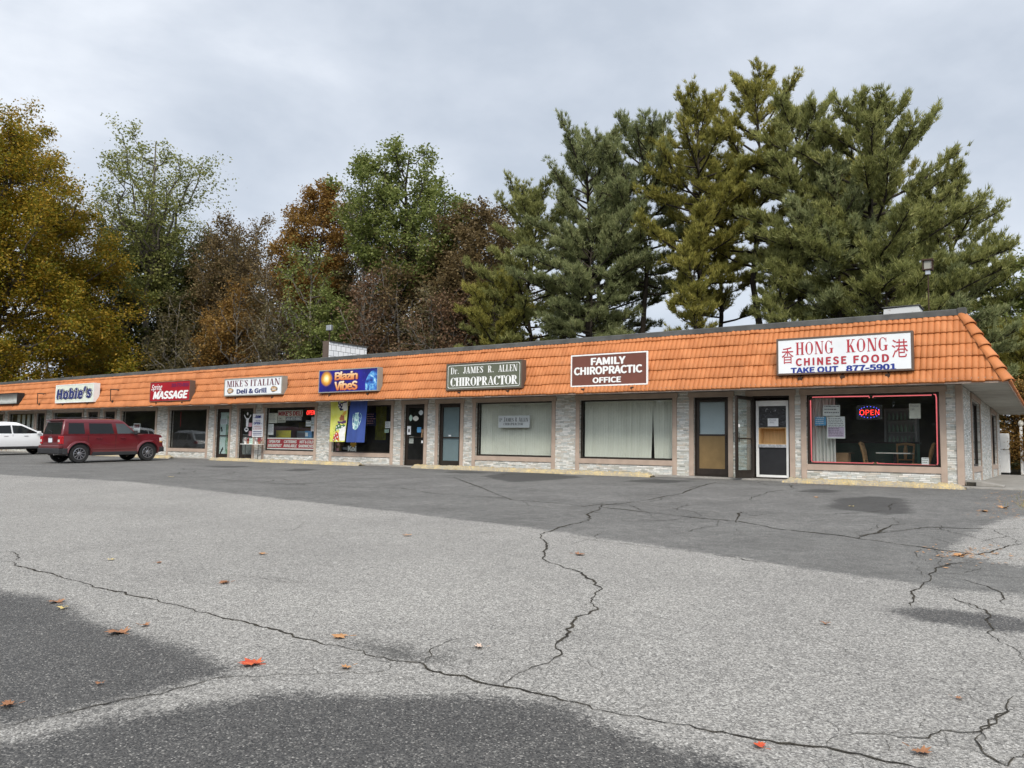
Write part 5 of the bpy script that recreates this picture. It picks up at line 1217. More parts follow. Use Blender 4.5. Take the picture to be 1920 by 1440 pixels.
# --- smooth crossovers: one white in the next bay, one silver that only shows as a reflection
def crossover(label, loc, rot, pmat, glassmat, cat_group=None):
    t = thing('parked_car', label, 'car', loc); t.rotation_euler = rot
    g = [[(-.80, -2.05, .96), (.80, -2.05, .98), (.80, 1.35, .98), (-.80, 1.35, .96)], [(-.81, -1.98, 1.06), (.81, -1.98, 1.06), (.79, 1.10, 1.06), (-.79, 1.10, 1.06)],
         [(-.70, -1.62, 1.46), (.70, -1.62, 1.46), (.68, .22, 1.50), (-.68, .22, 1.50)], [(-.60, -1.52, 1.545), (.60, -1.52, 1.545), (.58, -.02, 1.60), (-.58, -.02, 1.60)], [(-.34, -1.3, 1.585), (.34, -1.3, 1.585), (.34, -.45, 1.645), (-.34, -.45, 1.645)]]
    K_ = dict(W=.90, wb=2.76, r=.36, L=4.6, sill=.34, tw=.22, paint=pmat, gap=.055, taper=.16, lean=.16, tuck=.1,
      upper=[(-2.22, .62), (-2.26, .82), (-2.16, 1.02), (1.2, 1.01), (1.7, .95), (2.1, .84), (2.24, .74)], nose=[(2.30, .60), (2.28, .42), (2.16, .34)], tail=[(-2.16, .42), (-2.22, .5)], green=g)
    car_body(t, K_)
    for s_ in (-1, 1):
        bel, rf = (.80, 1.06), (.69, 1.48)
        for nm, pl_ in (('rear_quarter_window', [(-1.72, .05), (-1.30, .0), (-1.24, .86), (-1.42, .84)]), ('rear_door_window', [(-1.22, .0), (-.33, .0), (-.36, .95), (-1.18, .88)]), ('front_door_window', [(-.26, .0), (.92, .0), (.84, .10), (.14, .90), (-.29, .95)])):
            side_glass(t, glassmat, s_, bel, rf, pl_, .008, nm)
        MB().box(s_ * .84, s_ * .895, -.98, .98, .30, .43).build('side_skirt', M['clad'], t, bevel=.02)
        for cy in (-1.38, 1.38):
            m = MB(); o1 = arcpts(cy, .36, .475, 2, 178, 14); i1 = arcpts(cy, .36, .41, 2, 178, 14); n = len(o1); xo = s_ * .893
            m.add([(xo, y, z) for y, z in o1] + [(xo, y, z) for y, z in i1] + [(s_ * .8, y, z) for y, z in i1], [(i, i + 1, n + i + 1, n + i) for i in range(n - 1)] + [(n + i, n + i + 1, 2 * n + i + 1, 2 * n + i) for i in range(n - 1)]); m.build('wheel_arch', M['clad'] if pmat is not M['car_white'] else M['car_white'], t)
        for y in (-.60, .30): MB().tube([(s_ * .855, y - .11, .93), (s_ * .885, y - .08, .93), (s_ * .885, y + .08, .93), (s_ * .855, y + .11, .93)], .013, 6).build('door_handle', M['chrome'], t)
        for y in (-1.26, -.30, 1.0): MB().box(s_ * .872 - .004, s_ * .872 + .004, y - .004, y + .004, .45, 1.02).build('door_gap', M['clad'], t)
        MB().box(s_ * .84, s_ * 1.06, .78, .93, 1.03, 1.17).build('mirror', pmat, t, bevel=.035)
        MB().box(s_ * .72, s_ * .855, -2.25, -2.0, .82, .98).build('tail_light', M['lamp_red'], t, bevel=.02)
        MB().box(s_ * .62, s_ * .80, 2.05, 2.22, .70, .78).build('headlight', M['lamp_clear'], t, bevel=.02)
    vs = [(-.70, 1.105, 1.09), (.70, 1.105, 1.09), (.61, .245, 1.495), (-.61, .245, 1.495)]
    MB().add(vs + [(x, y - .05, z - .03) for x, y, z in vs], [(0, 1, 2, 3), (7, 6, 5, 4), (0, 4, 5, 1), (1, 5, 6, 2), (2, 6, 7, 3), (3, 7, 4, 0)]).build('windscreen', glassmat, t)
    vs = [(-.66, -1.985, 1.09), (.66, -1.985, 1.09), (.60, -1.645, 1.44), (-.60, -1.645, 1.44)]
    MB().add(vs + [(x, y + .05, z - .03) for x, y, z in vs], [(0, 1, 2, 3), (7, 6, 5, 4), (0, 4, 5, 1), (1, 5, 6, 2), (2, 6, 7, 3), (3, 7, 4, 0)]).build('rear_window', glassmat, t)
    return t
crossover('smooth white crossover parked beyond the dark red car', (-41.05, -2.62, gz(0, -2.62)), (R(1.78), 0, R(0)), M['car_white'], M['car_glass'])
crossover('silver crossover standing across the lot, mirrored in the massage shop window', (-41.6, -7.1, gz(0, -7.1)), (0, R(0), R(90)), M['car_silver'], M['car_glass_pale'])
# ---------------------------------------------------------------- trees
def bark(name, a, b):
    k = NT(name); o = k.obj(); n = k.noise(k.n('ShaderNodeMapping', {0: o, 'Scale': (9, 9, 1.6)}).outputs[0], 1.0, 6, .7)
    k.pbsdf(k.ramp(n, [(.3, a), (.7, b)]), .95, 0, .1, k.bump(n, .6, .05)); return k.m
def leafage(name, cols, trans=.42, scale=.55):
    """cols: three tones; each leaf differs a little and whole boughs drift between the tones"""
    k = NT(name); o = k.obj(); rnd = k.n('ShaderNodeNewGeometry').outputs['Random Per Island']
    f = k.math('ADD', k.math('MULTIPLY', k.noise(o, scale, 4, .65), .62), k.math('MULTIPLY', rnd, .44))
    c = k.ramp(f, [(.30, cols[0]), (.52, cols[1]), (.76, cols[2])])
    d = k.n('ShaderNodeBsdfPrincipled', {'Base Color': c, 'Roughness': .55, 'Specular IOR Level': .25}); tr = k.n('ShaderNodeBsdfTranslucent', {0: c})
    ms = k.n('ShaderNodeMixShader', {0: trans, 1: d.outputs[0], 2: tr.outputs[0]}); k.l(ms.outputs[0], k.out.inputs[0]); return k.m
BK = dict(grey=bark('grey_bark', (.055, .047, .04), (.15, .135, .115)), dark=bark('dark_bark', (.022, .018, .014), (.06, .05, .04)), pale=bark('pale_bark', (.10, .09, .075), (.26, .235, .20)))
LF = dict(gold=leafage('gold_green_leaves', ((0.142, 0.157, 0.020), (0.273, 0.208, 0.020), (0.435, 0.259, 0.032))), tulip=leafage('olive_green_leaves', ((.14, .165, .05), (.24, .26, .08), (.38, .37, .13))),
  green=leafage('fresh_green_leaves', ((0.106, 0.141, 0.035), (0.194, 0.229, 0.062), (0.317, 0.334, 0.114))), rust=leafage('rust_brown_leaves', ((0.107, 0.076, 0.037), (0.176, 0.123, 0.056), (0.262, 0.193, 0.090))), orange=leafage('orange_brown_leaves', ((0.162, 0.085, 0.025), (0.272, 0.153, 0.038), (0.374, 0.238, 0.068))),
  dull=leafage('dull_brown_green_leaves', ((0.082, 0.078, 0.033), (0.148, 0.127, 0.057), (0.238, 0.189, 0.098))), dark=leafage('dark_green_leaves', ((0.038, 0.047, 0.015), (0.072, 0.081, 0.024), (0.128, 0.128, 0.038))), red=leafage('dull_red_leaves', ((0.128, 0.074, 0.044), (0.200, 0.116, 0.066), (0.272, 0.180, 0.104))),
  pine=leafage('pine_needles', ((0.157, 0.173, 0.056), (0.274, 0.289, 0.096), (0.427, 0.416, 0.152)), .42, .45), pine2=leafage('olive_pine_needles', ((0.178, 0.178, 0.041), (0.306, 0.292, 0.070), (0.455, 0.396, 0.099)), .42, .45), pine3=leafage('blue_green_pine_needles', ((0.150, 0.175, 0.072), (0.253, 0.284, 0.124), (0.402, 0.408, 0.191)), .42, .45))
def leaf_quads(C, rng, size, up=.5, aspect=.62):
    n = len(C); N = rng.normal(0, 1, (n, 3)); N[:, 2] = np.abs(N[:, 2]) + up; N /= np.linalg.norm(N, axis=1)[:, None]
    A = np.cross(N, rng.normal(0, 1, (n, 3))); A /= np.linalg.norm(A, axis=1)[:, None] + 1e-9; B = np.cross(N, A)
    s = size * rng.uniform(.6, 1.35, n)[:, None]; A = A * s; B = B * s * aspect
    return np.stack([C - A, C + B - A * .1, C + A, C - B - A * .1], 1).reshape(-1, 3)
def limb_path(rng, p0, d, L, n=6, wob=.10, rise=0.0):
    P = [np.array(p0, float)]; d = np.array(d, float); d /= np.linalg.norm(d)
    for i in range(n):
        d = d + rng.normal(0, wob, 3) + np.array([0, 0, rise]); d /= np.linalg.norm(d); P.append(P[-1] + d * L / n)
    return P
def tree(label, X, Y, H, Rr, zb, leaf, kind='broad', bk='grey', seed=0, dens=1.0, group=None, z0=0.0, tr=None, lean=(0, 0), size=.16, n_limb=26, elev=(.35, 1.0), name='tree', prof=None, cat='tree', fork=False, keep=lambda p: True):
    rng = np.random.default_rng(seed); t = thing(name, label, cat, (X, Y, z0), 0, group); wood = MB()
    r0 = tr or H * .013; tp = [np.array([0, 0, 0.])]
    for i in range(1, 9): tp.append(np.array([lean[0] * i / 8 + rng.normal(0, .012 * H * .5), lean[1] * i / 8 + rng.normal(0, .012 * H * .5), H * .97 * i / 8]))
    wood.tube(tp, [r0 * (1.25 if i == 0 else 1) * (1 - .93 * (i / 8) ** .9) + .02 for i in range(9)], 8)
    def trunk(z):
        f = min(max(z / (H * .97) * 8, 0), 7.999); i = int(f); return tp[i] + (tp[i + 1] - tp[i]) * (f - i)
    prof = prof or (lambda q: math.sin(math.pi * (.10 + .84 * q)) ** .7)
    C = []; 
    if kind == 'broad':
        for i in range(n_limb):
            q = ((i + rng.random()) / n_limb); ze = zb + (H - zb) * q; az = i * 2.399 + rng.normal(0, .35); rad = Rr * prof(q) * rng.uniform(.62, 1.12)
            el = elev[0] + (elev[1] - elev[0]) * q + rng.normal(0, .12); rise = rad * math.tan(min(el, 1.35)) if el < 1.2 else rad * 2.4
            zs = max(ze - rise, zb * .55 + .15 * (H - zb) * q, H * .12); zs = min(zs, ze - .1); p0 = trunk(zs); tip = trunk(ze) * [1, 1, 0] + np.array([math.cos(az) * rad, math.sin(az) * rad, ze])
            d = tip - p0; L = np.linalg.norm(d); m_ = 7; P = [p0 + d * j / m_ + rng.normal(0, .035 * L, 3) * (0 < j) * (j < m_) + np.array([0, 0, -.10 * L * math.sin(math.pi * j / m_)]) for j in range(m_ + 1)]
            rl = min(r0 * (1 - .85 * zs / H), .02 + L * .016); wood.tube(P, [rl * (1 - .85 * j / m_) + .008 for j in range(m_ + 1)], 5, False)
            ns = max(4, int(3 + L * 1.1))
            for s_ in range(ns):
                f = rng.uniform(.30, 1.0); j = min(int(f * m_), m_ - 1); b = P[j] + (P[j + 1] - P[j]) * (f * m_ - j)
                dd = d / L * .5 + rng.normal(0, .6, 3) + np.array([0, 0, .25]); dd /= np.linalg.norm(dd); Ls = L * rng.uniform(.16, .34) * (1.25 - f * .5) + .3
                Q = [b, b + dd * Ls * .5 + rng.normal(0, .05 * Ls, 3), b + dd * Ls]; wood.tube(Q, [.022 + .003 * Ls, .014, .006], 3, False)
                for e_ in (.45, .75, 1.0):
                    if keep(Q[0] + (Q[2] - Q[0]) * e_ + np.array([X, Y, z0])): C.append((Q[0] + (Q[2] - Q[0]) * e_, .16 + .13 * Ls))
            C.append((P[-1], .35))
        cc = np.array([c for c, s in C]); ss = np.array([s for c, s in C])
        k_ = max(2, int(50 * dens)); size = size * .60; n = len(cc) * k_; pos = np.repeat(cc, k_, 0) + rng.normal(0, 1, (n, 3)) * np.repeat(ss, k_)[:, None] * [1, 1, .75]
        V = leaf_quads(pos, rng, size); F = np.arange(len(V)).reshape(-1, 4)
    else:                                  # pine: whorls of long level limbs with upturned plumes of needles
        tips = []; dirs = []
        nw = n_limb
        for i in range(nw):
            q = (i + rng.uniform(.1, .9)) / nw; ze = zb + (H - zb) * q; az = i * 2.399 + rng.normal(0, .4); L = Rr * prof(q) * rng.uniform(.6, 1.15)
            el = (-.02 + .95 * q ** 1.6) + rng.normal(0, .10); p0 = trunk(ze); d = np.array([math.cos(az) * math.cos(el), math.sin(az) * math.cos(el), math.sin(el)])
            P = limb_path(rng, p0, d, L, 8, .07, .035); rl = .018 + L * .013
            wood.tube(P, [rl * (1 - .85 * j / 8) + .006 for j in range(9)], 5, False)
            ns = int(6 + L * 6.2 * dens)
            for s_ in range(ns):
                f = rng.uniform(.22, 1.0) ** .85; j = min(int(f * 8), 7); b = P[j] + (P[j + 1] - P[j]) * (f * 8 - j); dl = P[j + 1] - P[j]; dl = dl / np.linalg.norm(dl)
                side = np.cross(dl, [0, 0, 1]); side /= np.linalg.norm(side) + 1e-9; dd = dl * rng.uniform(.5, 1.0) + side * rng.choice([-1, 1]) * rng.uniform(.2, 1.0) + np.array([0, 0, rng.uniform(.05, .65)]); dd /= np.linalg.norm(dd)
                Ls = (.35 + .16 * L * (1.15 - f)) * rng.uniform(.7, 1.3); Q = [b, b + dd * Ls * .5, b + dd * Ls + np.array([0, 0, .12 * Ls])]
                wood.tube(Q, [.016, .010, .005], 3, False)
                nt_ = max(3, int(Ls / .13))
                for e_ in range(nt_): tips.append(Q[0] + (Q[2] - Q[0]) * ((e_ + 1) / nt_) + rng.normal(0, .07, 3)); dirs.append(dd * .8 + np.array([0, 0, .55]))
        tips = np.array(tips); dirs = np.array(dirs); kb = 15; n = len(tips) * kb
        P0 = np.repeat(tips, kb, 0) + rng.normal(0, .035, (n, 3)); D = np.repeat(dirs, kb, 0) + rng.normal(0, .52, (n, 3)); D /= np.linalg.norm(D, axis=1)[:, None]
        S = np.cross(D, rng.normal(0, 1, (n, 3))); S /= np.linalg.norm(S, axis=1)[:, None] + 1e-9
        ln = (size * rng.uniform(.7, 1.3, n))[:, None]; wd = size * .075
        V = np.stack([P0 - S * wd, P0 + S * wd, P0 + D * ln], 1).reshape(-1, 3); F = np.arange(len(V)).reshape(-1, 3)
        # islands per plume keep one tone
    wood.build('trunk', BK[bk], t, smooth=True)
    npmesh('crown', V, F, leaf, t)
    return t
oval = lambda q: math.sin(math.pi * (.10 + .84 * q)) ** .7
round_ = lambda q: (1 - (2 * q - .85) ** 2 * .8) ** .6 if q < .95 else .35
vase = lambda q: (.35 + .75 * q) if q < .72 else .89 * math.sqrt(max(0.02, 1 - ((q - .72) / .3) ** 2))
dome = lambda q: math.sqrt(max(.03, 1 - (q * .97) ** 2)) if q > .2 else .85 + .7 * q
G1 = 'tall trees standing behind the shops'
tree('huge golden green maple at the left end of the shops', -66.5, 6, 26.2, 10.6, 1.5, LF['gold'], seed=1, dens=1.9, size=.17, n_limb=80, prof=dome, tr=.55, name='maple_tree', elev=(.1, .9))
tree('low golden branch tip of a small tree over the left roof end', -54.6, -2.2, 7.2, 2.9, 2.0, LF['gold'], seed=2, dens=1.3, size=.10, n_limb=22, name='maple_tree', prof=oval)
tree('tall airy olive tulip tree with a forked open crown against the sky', -64.8, 17.5, 28.9, 5.4, 13.5, LF['tulip'], seed=3, dens=.42, size=.20, n_limb=34, prof=vase, elev=(.75, 1.15), name='tulip_tree', tr=.42, group=G1)
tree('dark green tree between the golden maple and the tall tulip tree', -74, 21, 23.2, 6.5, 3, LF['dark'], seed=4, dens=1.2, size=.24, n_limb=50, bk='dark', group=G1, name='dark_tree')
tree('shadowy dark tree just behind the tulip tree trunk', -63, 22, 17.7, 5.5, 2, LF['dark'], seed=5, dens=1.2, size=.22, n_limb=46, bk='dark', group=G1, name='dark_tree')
tree('brown green tree with a thin ragged top right of the tulip tree', -66, 25, 21.7, 5.0, 5, LF['dull'], seed=6, dens=.8, size=.20, n_limb=42, group=G1, name='ragged_tree', elev=(.6, 1.1))
tree('broad dull brown tree with grey twigs left of the orange brown one', -58.4, 22, 21.3, 5.2, 5, LF['rust'], seed=7, dens=.62, size=.18, n_limb=46, group=G1, name='ragged_tree', elev=(.6, 1.1), prof=vase)
tree('low orange leaved sapling in front of the dull brown tree', -54.5, 18, 12.2, 2.6, 5.5, LF['orange'], seed=8, dens=.9, size=.16, n_limb=22, group=G1, name='sapling')
tree('orange brown round topped tree left of the tall green pair', -46.2, 21, 21.7, 3.6, 9.0, LF['orange'], seed=9, dens=1.0, size=.18, n_limb=44, group=G1, name='oak_tree', elev=(.5, 1.05), prof=round_)
tree('slender brown tree under the orange brown crown', -43.5, 23, 15.9, 3.6, 5, LF['dull'], seed=10, dens=.8, size=.18, n_limb=34, group=G1, name='oak_tree')
tree('slim fresh green tree, the left one of the tall green pair', -39.0, 19, 22.1, 2.1, 14.0, LF['green'], seed=11, dens=.6, size=.18, n_limb=24, group=G1, name='green_tree', elev=(.7, 1.15), bk='pale', tr=.24)
tree('big fresh green tree with dark bare trunk, right one of the tall green pair', -35.9, 20, 22.7, 3.5, 11.5, LF['green'], seed=12, dens=.55, size=.19, n_limb=34, group=G1, name='green_tree', elev=(.5, 1.05), bk='dark', tr=.38)
tree('green side crown leaning right from the tall green pair', -32.8, 20.5, 18.3, 2.6, 12.0, LF['green'], seed=13, dens=.55, size=.18, n_limb=20, group=G1, name='green_tree', elev=(.5, 1.0))
tree('small pale green tree low under the tall green pair', -40.8, 17.5, 11.6, 2.3, 5.2, LF['green'], seed=14, dens=.8, size=.15, n_limb=20, group=G1, name='sapling')
tree('red brown tree with a rounded crown left of the first pine', -30.1, 21, 17.3, 3.9, 7.5, LF['rust'], seed=15, dens=1.05, size=.17, n_limb=44, group=G1, name='oak_tree', prof=round_)
tree('twiggy dull red tree low beside the first pine', -29.6, 18, 10.9, 3.4, 4.5, LF['red'], seed=16, dens=.32, size=.14, n_limb=36, group=G1, name='twiggy_tree', bk='pale', elev=(.2, .7))
tree('half bare tree with pale twigs above the white bulkhead', -44.5, 18, 11.2, 4.0, 4.5, LF['rust'], seed=17, dens=.16, size=.13, n_limb=30, group=G1, name='twiggy_tree', bk='pale', elev=(.3, .8))
tree('half bare pale twigged tree behind the massage sign', -55.5, 17.2, 9.9, 3.4, 4.0, LF['dull'], seed=18, dens=.25, size=.14, n_limb=28, group=G1, name='twiggy_tree', bk='pale', elev=(.3, .8))
tree('dull brown tree behind the low green sapling', -38.8, 24, 16.4, 4.4, 4, LF['dull'], seed=19, dens=.8, size=.19, n_limb=40, group=G1, name='ragged_tree')
tree('dull brown tree behind the bulkhead and the orange tree', -50.5, 25, 17.2, 5.0, 4, LF['dull'], seed=20, dens=.85, size=.20, n_limb=46, group=G1, name='ragged_tree')
tree('rusty brown tree filling the gap left of the pines', -33.5, 25, 14.9, 4.6, 3.5, LF['rust'], seed=21, dens=.8, size=.19, n_limb=44, group=G1, name='ragged_tree')
GP = 'white pines behind the shops'
pn = lambda q: (.75 + .35 * q) if q < .35 else .87 * math.sqrt(max(.02, 1 - ((q - .35) / .68) ** 2)) + .05
pw = lambda q: (.9 + .3 * q) if q < .3 else .99 * (1 - ((q - .3) / .75)) + .12
def pine(label, X, Y, H, Rr, zb, leaf, seed, n=44, prof=pn, dens=1.0, lean=(0, 0), tr=None, size=.25): return tree(label, X, Y, H, Rr, zb, LF[leaf], 'pine', 'dark', seed, dens, GP, size=size, n_limb=n, prof=prof, lean=lean, tr=tr, name='pine_tree', cat='pine tree')
pine('leftmost full pine with a blunt feathery top', -20.2, 18.5, 18.0, 5.2, 7.0, 'pine3', 31, 60)
pine('shorter pine on the left shoulder of the leftmost full pine', -24.2, 18.5, 15.2, 4.9, 5.5, 'pine', 32, 46)
pine('narrow pine between the two taller groups', -17.3, 20.0, 18.8, 4.5, 9.5, 'pine3', 33, 48, dens=1.0)
pine('olive tinted pine left of the tallest one', -13.6, 19.0, 18.9, 4.2, 9.5, 'pine2', 34, 48, dens=1.0)
pine('tallest olive pine with a pointed top', -11.2, 21.0, 20.3, 4.3, 9.8, 'pine2', 35, 50, dens=1.05)
pine('pine with a bare lower trunk right of the tallest one', -8.3, 18.5, 17.2, 3.7, 9.5, 'pine', 36, 44)
pine('broad spreading pine with long tiered limbs reaching right', -4.9, 18.5, 16.8, 6.0, 6.0, 'pine', 37, 64, pw, 1.1, tr=.33)
pine('low young pine under the gap between the tall pines', -13.2, 17.3, 11.0, 2.0, 5.0, 'pine2', 38, 34)
pine('low young pine behind the restaurant sign', -8.6, 17.2, 9.6, 2.5, 4.0, 'pine', 39, 34)
pine('low bushy pine behind the roof vent', -4.2, 17.0, 9.2, 3.1, 3.5, 'pine', 40, 36)
pine('dark bushy pine at the roof lantern', -1.7, 18.0, 8.5, 2.6, 3.0, 'pine3', 41, 36)
pine('pine bough tree past the right roof corner', 0.6, 20.5, 5.6, 2.4, 2.6, 'pine2', 42, 34)
pine('dull green pine low at the left of the pine group', -25.8, 17.2, 10.1, 3.1, 4.0, 'pine2', 43, 34)
for i, (x, y, h, r_, zb_, lf_, lb) in enumerate(((-22.5, 24, 17.0, 4.6, 8, 'pine3', 'back row pine between the first two'), (-14.8, 25.5, 18.2, 4.4, 8.5, 'pine2', 'back row pine behind the olive ones'), (-7.0, 24.5, 16.2, 4.8, 7, 'pine2', 'back row pine left of the broad one'), (-2.2, 23, 13.4, 4.6, 4, 'pine', 'back row pine under the long right limbs'), (-19.2, 17.3, 12.6, 3.2, 5.2, 'pine3', 'low feathery pine in front of the leftmost full pine'), (-6.2, 17.4, 13.6, 3.0, 5.5, 'pine3', 'mid height pine left of the roof vent'))):
    pine(lb, x, y, h, r_, zb_, lf_, 60 + i, 44)
for i, (x, y, h, r_, lf_, lb) in enumerate(((-60.5, 17.4, 13.5, 2.4, 'dull', 'thin bare trunk right behind the massage sign end of the roof'), (-57.2, 19.0, 15.5, 2.2, 'rust', 'thin pale trunk with few leaves left of the orange sapling'), (-52.3, 17.6, 13.8, 2.3, 'orange', 'thin pale trunk with few orange leaves right of the orange sapling'), (-48.6, 18.4, 16.0, 2.4, 'rust', 'thin forked trunk with few brown leaves below the orange brown crown'), (-46.8, 17.2, 11.5, 2.0, 'dull', 'short thin trunk left of the white bulkhead'), (-42.6, 17.8, 15.8, 2.2, 'green', 'thin pale trunk with few green leaves right of the white bulkhead'), (-37.2, 17.2, 13.0, 2.2, 'red', 'thin dark trunk with few red leaves right of the tall green pair'), (-34.6, 18.6, 15.0, 2.4, 'rust', 'thin trunk with few rust leaves under the leaning green crown'), (-31.6, 17.4, 11.0, 2.2, 'dull', 'short thin trunk left of the twiggy red tree'), (-70.0, 18.5, 14.5, 2.6, 'dull', 'thin trunk in the dark gap right of the golden maple'))):
    tree(lb, x, y, h, r_, h * .42, LF[lf_], seed=80 + i, dens=.20, size=.17, n_limb=22, group=G1, name='slender_tree', bk='pale', elev=(.6, 1.15), tr=.12, lean=((-1) ** i * .9, 0))
tree('pale green broadleaf tree at the right picture edge', .9, 22.5, 9.6, 2.3, 3.5, LF['green'], seed=51, dens=.9, size=.15, n_limb=26, name='green_tree')
tree('distant red tree low beyond the right roof corner', 6.0, 36, 7.0, 3.2, 1.5, LF['red'], seed=52, dens=.7, size=.22, n_limb=30, name='maple_tree')
tree('small orange and green autumn tree behind the building corner', .95, 17.6, 3.5, 1.3, .5, LF['orange'], seed=53, dens=1.0, size=.075, n_limb=26, name='maple_tree', tr=.08, bk='dark', elev=(.0, .7))
tree('dark autumn bush behind the small orange tree', 1.9, 20.5, 3.9, 2.2, .3, LF['dull'], seed=54, dens=.9, size=.10, n_limb=30, name='bush', cat='bush', tr=.06)
# brush that closes the view low down behind the trunks: one mass
def brush(name, x0, x1, y0, y1, zh, n, leafmat_, seed, size, kindlabel):
    rng = np.random.default_rng(seed); C = np.stack([rng.uniform(x0, x1, n), rng.uniform(y0, y1, n), rng.random(n) ** 1.3], 1)
    hgt = zh * (.62 + .38 * np.sin(C[:, 0] * .55 + seed) * np.sin(C[:, 0] * .23 + C[:, 1])); C[:, 2] *= hgt
    o = npmesh(name, leaf_quads(C, rng, size), np.arange(4 * n).reshape(-1, 4), leafmat_); o['kind'] = 'stuff'; return o
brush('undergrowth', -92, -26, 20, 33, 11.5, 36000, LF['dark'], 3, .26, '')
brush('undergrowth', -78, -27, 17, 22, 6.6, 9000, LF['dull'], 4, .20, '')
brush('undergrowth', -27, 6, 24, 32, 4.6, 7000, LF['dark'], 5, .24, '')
# the wood across the road behind the camera: it shows in the shop glass
brush('far_wood', -190, 50, -62, -52, 11, 60000, LF['dark'], 6, .85, '')
brush('far_wood', -112, -80, -55, -2, 19, 16000, LF['dark'], 7, .8, '')
for o in bpy.data.objects:
    if o.name.startswith('far_wood'): o.location.z = -1.3
# ---------------------------------------------------------------- on the roof, at the end of the building, and leaves on the lot
k = NT('white_shingle'); o = k.obj(); sx = k.n('ShaderNodeSeparateXYZ', {0: o})
vec = k.n('ShaderNodeCombineXYZ', {0: sx.outputs[1], 1: sx.outputs[2], 2: 0.0}).outputs[0]
bt = k.n('ShaderNodeTexBrick', {'Vector': vec, 'Scale': 1.0, 'Mortar Size': .012, 'Brick Width': .30, 'Row Height': .26, 'Color1': (.78, .79, .80, 1), 'Color2': (.86, .86, .86, 1), 'Mortar': (.22, .22, .23, 1)})
k.pbsdf(bt.outputs['Color'], .7, 0, .3, k.bump(bt.outputs['Fac'], -.5, .02)); M['shingle'] = k.m
t = thing('roof_bulkhead', 'white shingled bulkhead with a dark front edge on the flat roof', 'bulkhead', (-26.1, 4.0, 4.0))
T = Matrix.Translation((26.1, -4.0, -4.0))
MB().prism([(4.03, 4.0), (6.4, 4.0), (6.4, 5.42), (4.03, 5.42)], 'x', -25.93, -25.56).build('shingle_wall', M['shingle'], t, T=T)
MB().box(-25.95, -25.585, 3.98, 4.029, 4.0, 5.47).build('front_board', M['cab_brown'], t, T=T)
MB().box(-25.97, -25.52, 4.03, 6.45, 5.421, 5.47).build('coping', M['flash'], t, T=T)
t = thing('floodlight', 'small square floodlight on a thin post above the white bulkhead', 'lamp', (-26.9, 5.2, 4.0))
MB().tube([(0, 0, 0), (0, 0, 2.22)], .025, 6).build('post', M['iron'], t); MB().box(-.17, .17, -.09, .07, 2.20, 2.46).build('lamp_head', M['steel'], t, bevel=.02)
k = NT('rusty_white_sheet'); o = k.obj(); rs = k.smooth(k.noise(o, 4, 8, .7), .55, .68)
k.pbsdf(k.mix(rs, (.55, .56, .55), (.16, .07, .035)), .6, .2); M['rust_sheet'] = k.m
t = thing('roof_vent', 'rusty white box vent on the roof above the restaurant sign', 'roof vent', (-1.55, 3.4, 3.95))
MB().prism([(-.55, 0), (.50, 0), (.36, .78), (-.5, .74)], 'y', -.35, .45).build('housing', M['rust_sheet'], t, bevel=.01); MB().box(-.54, .40, -.38, .48, .775, .80).build('lid', M['flash'], t)
MB().box(-.36, .18, -.362, -.34, .22, .55).build('grille', M['iron'], t)
t = thing('roof_lantern', 'small square lantern head on a thin pole at the end of the roof', 'lamp', (-1.16, 5.0, 3.95))
MB().tube([(0, 0, 0), (0, 0, 2.02)], .018, 6).build('pole', M['iron'], t); MB().box(-.06, .06, -.06, .06, 2.0, 2.12).build('collar', M['steel'], t)
m = MB(); m.box(-.13, .13, -.13, .13, 2.12, 2.15); m.box(-.15, .15, -.15, .15, 2.40, 2.44)
for a in (-.12, .12):
    for b in (-.12, .12): m.box(a - .012, a + .012, b - .012, b + .012, 2.15, 2.40)
m.build('cage', M['iron'], t); MB().box(-.09, .09, -.09, .09, 2.15, 2.40).build('lens', M['cab_grey'], t)
# downspout block and bits at the end wall
t = thing('drain_cover', 'tilted broken concrete slab at the foot of the corner post', 'slab', (.35, .35, .012)); MB().prism([(-.28, 0), (.42, 0), (.42, .03), (-.10, .12), (-.28, .13)], 'y', -.35, .5).build('slab', M['concrete'], t, bevel=.012)
MB().box(-.285, -.1, -.36, -.3, .0, .09).build('dark_gap', M['crack'], t)
t = thing('storage_cabinet', 'white two panelled cabinet behind the end of the building', 'cabinet', (.02, 16.4, 0)); MB().box(-.40, .20, 0, .7, .06, 1.62).build('body', M['white_paint'], t, bevel=.02); MB().box(-.405, .205, -.012, .0, .98, 1.0).build('seam', M['cab_grey'], t); MB().box(-.38, .18, .05, .65, 0, .06).build('plinth', M['clad'], t)
t = thing('garden_lamp', 'white garden post with a pale round top behind the building corner', 'post', (.62, 16.9, 0)); MB().box(-.05, .05, -.05, .05, 0, 1.9).build('post', M['white_paint'], t, bevel=.01); MB().lathe([(.03, 1.9), (.09, 1.96), (.10, 2.05), (.06, 2.14), (.01, 2.17)], 10).build('globe', M['paper_cream'], t, smooth=True)

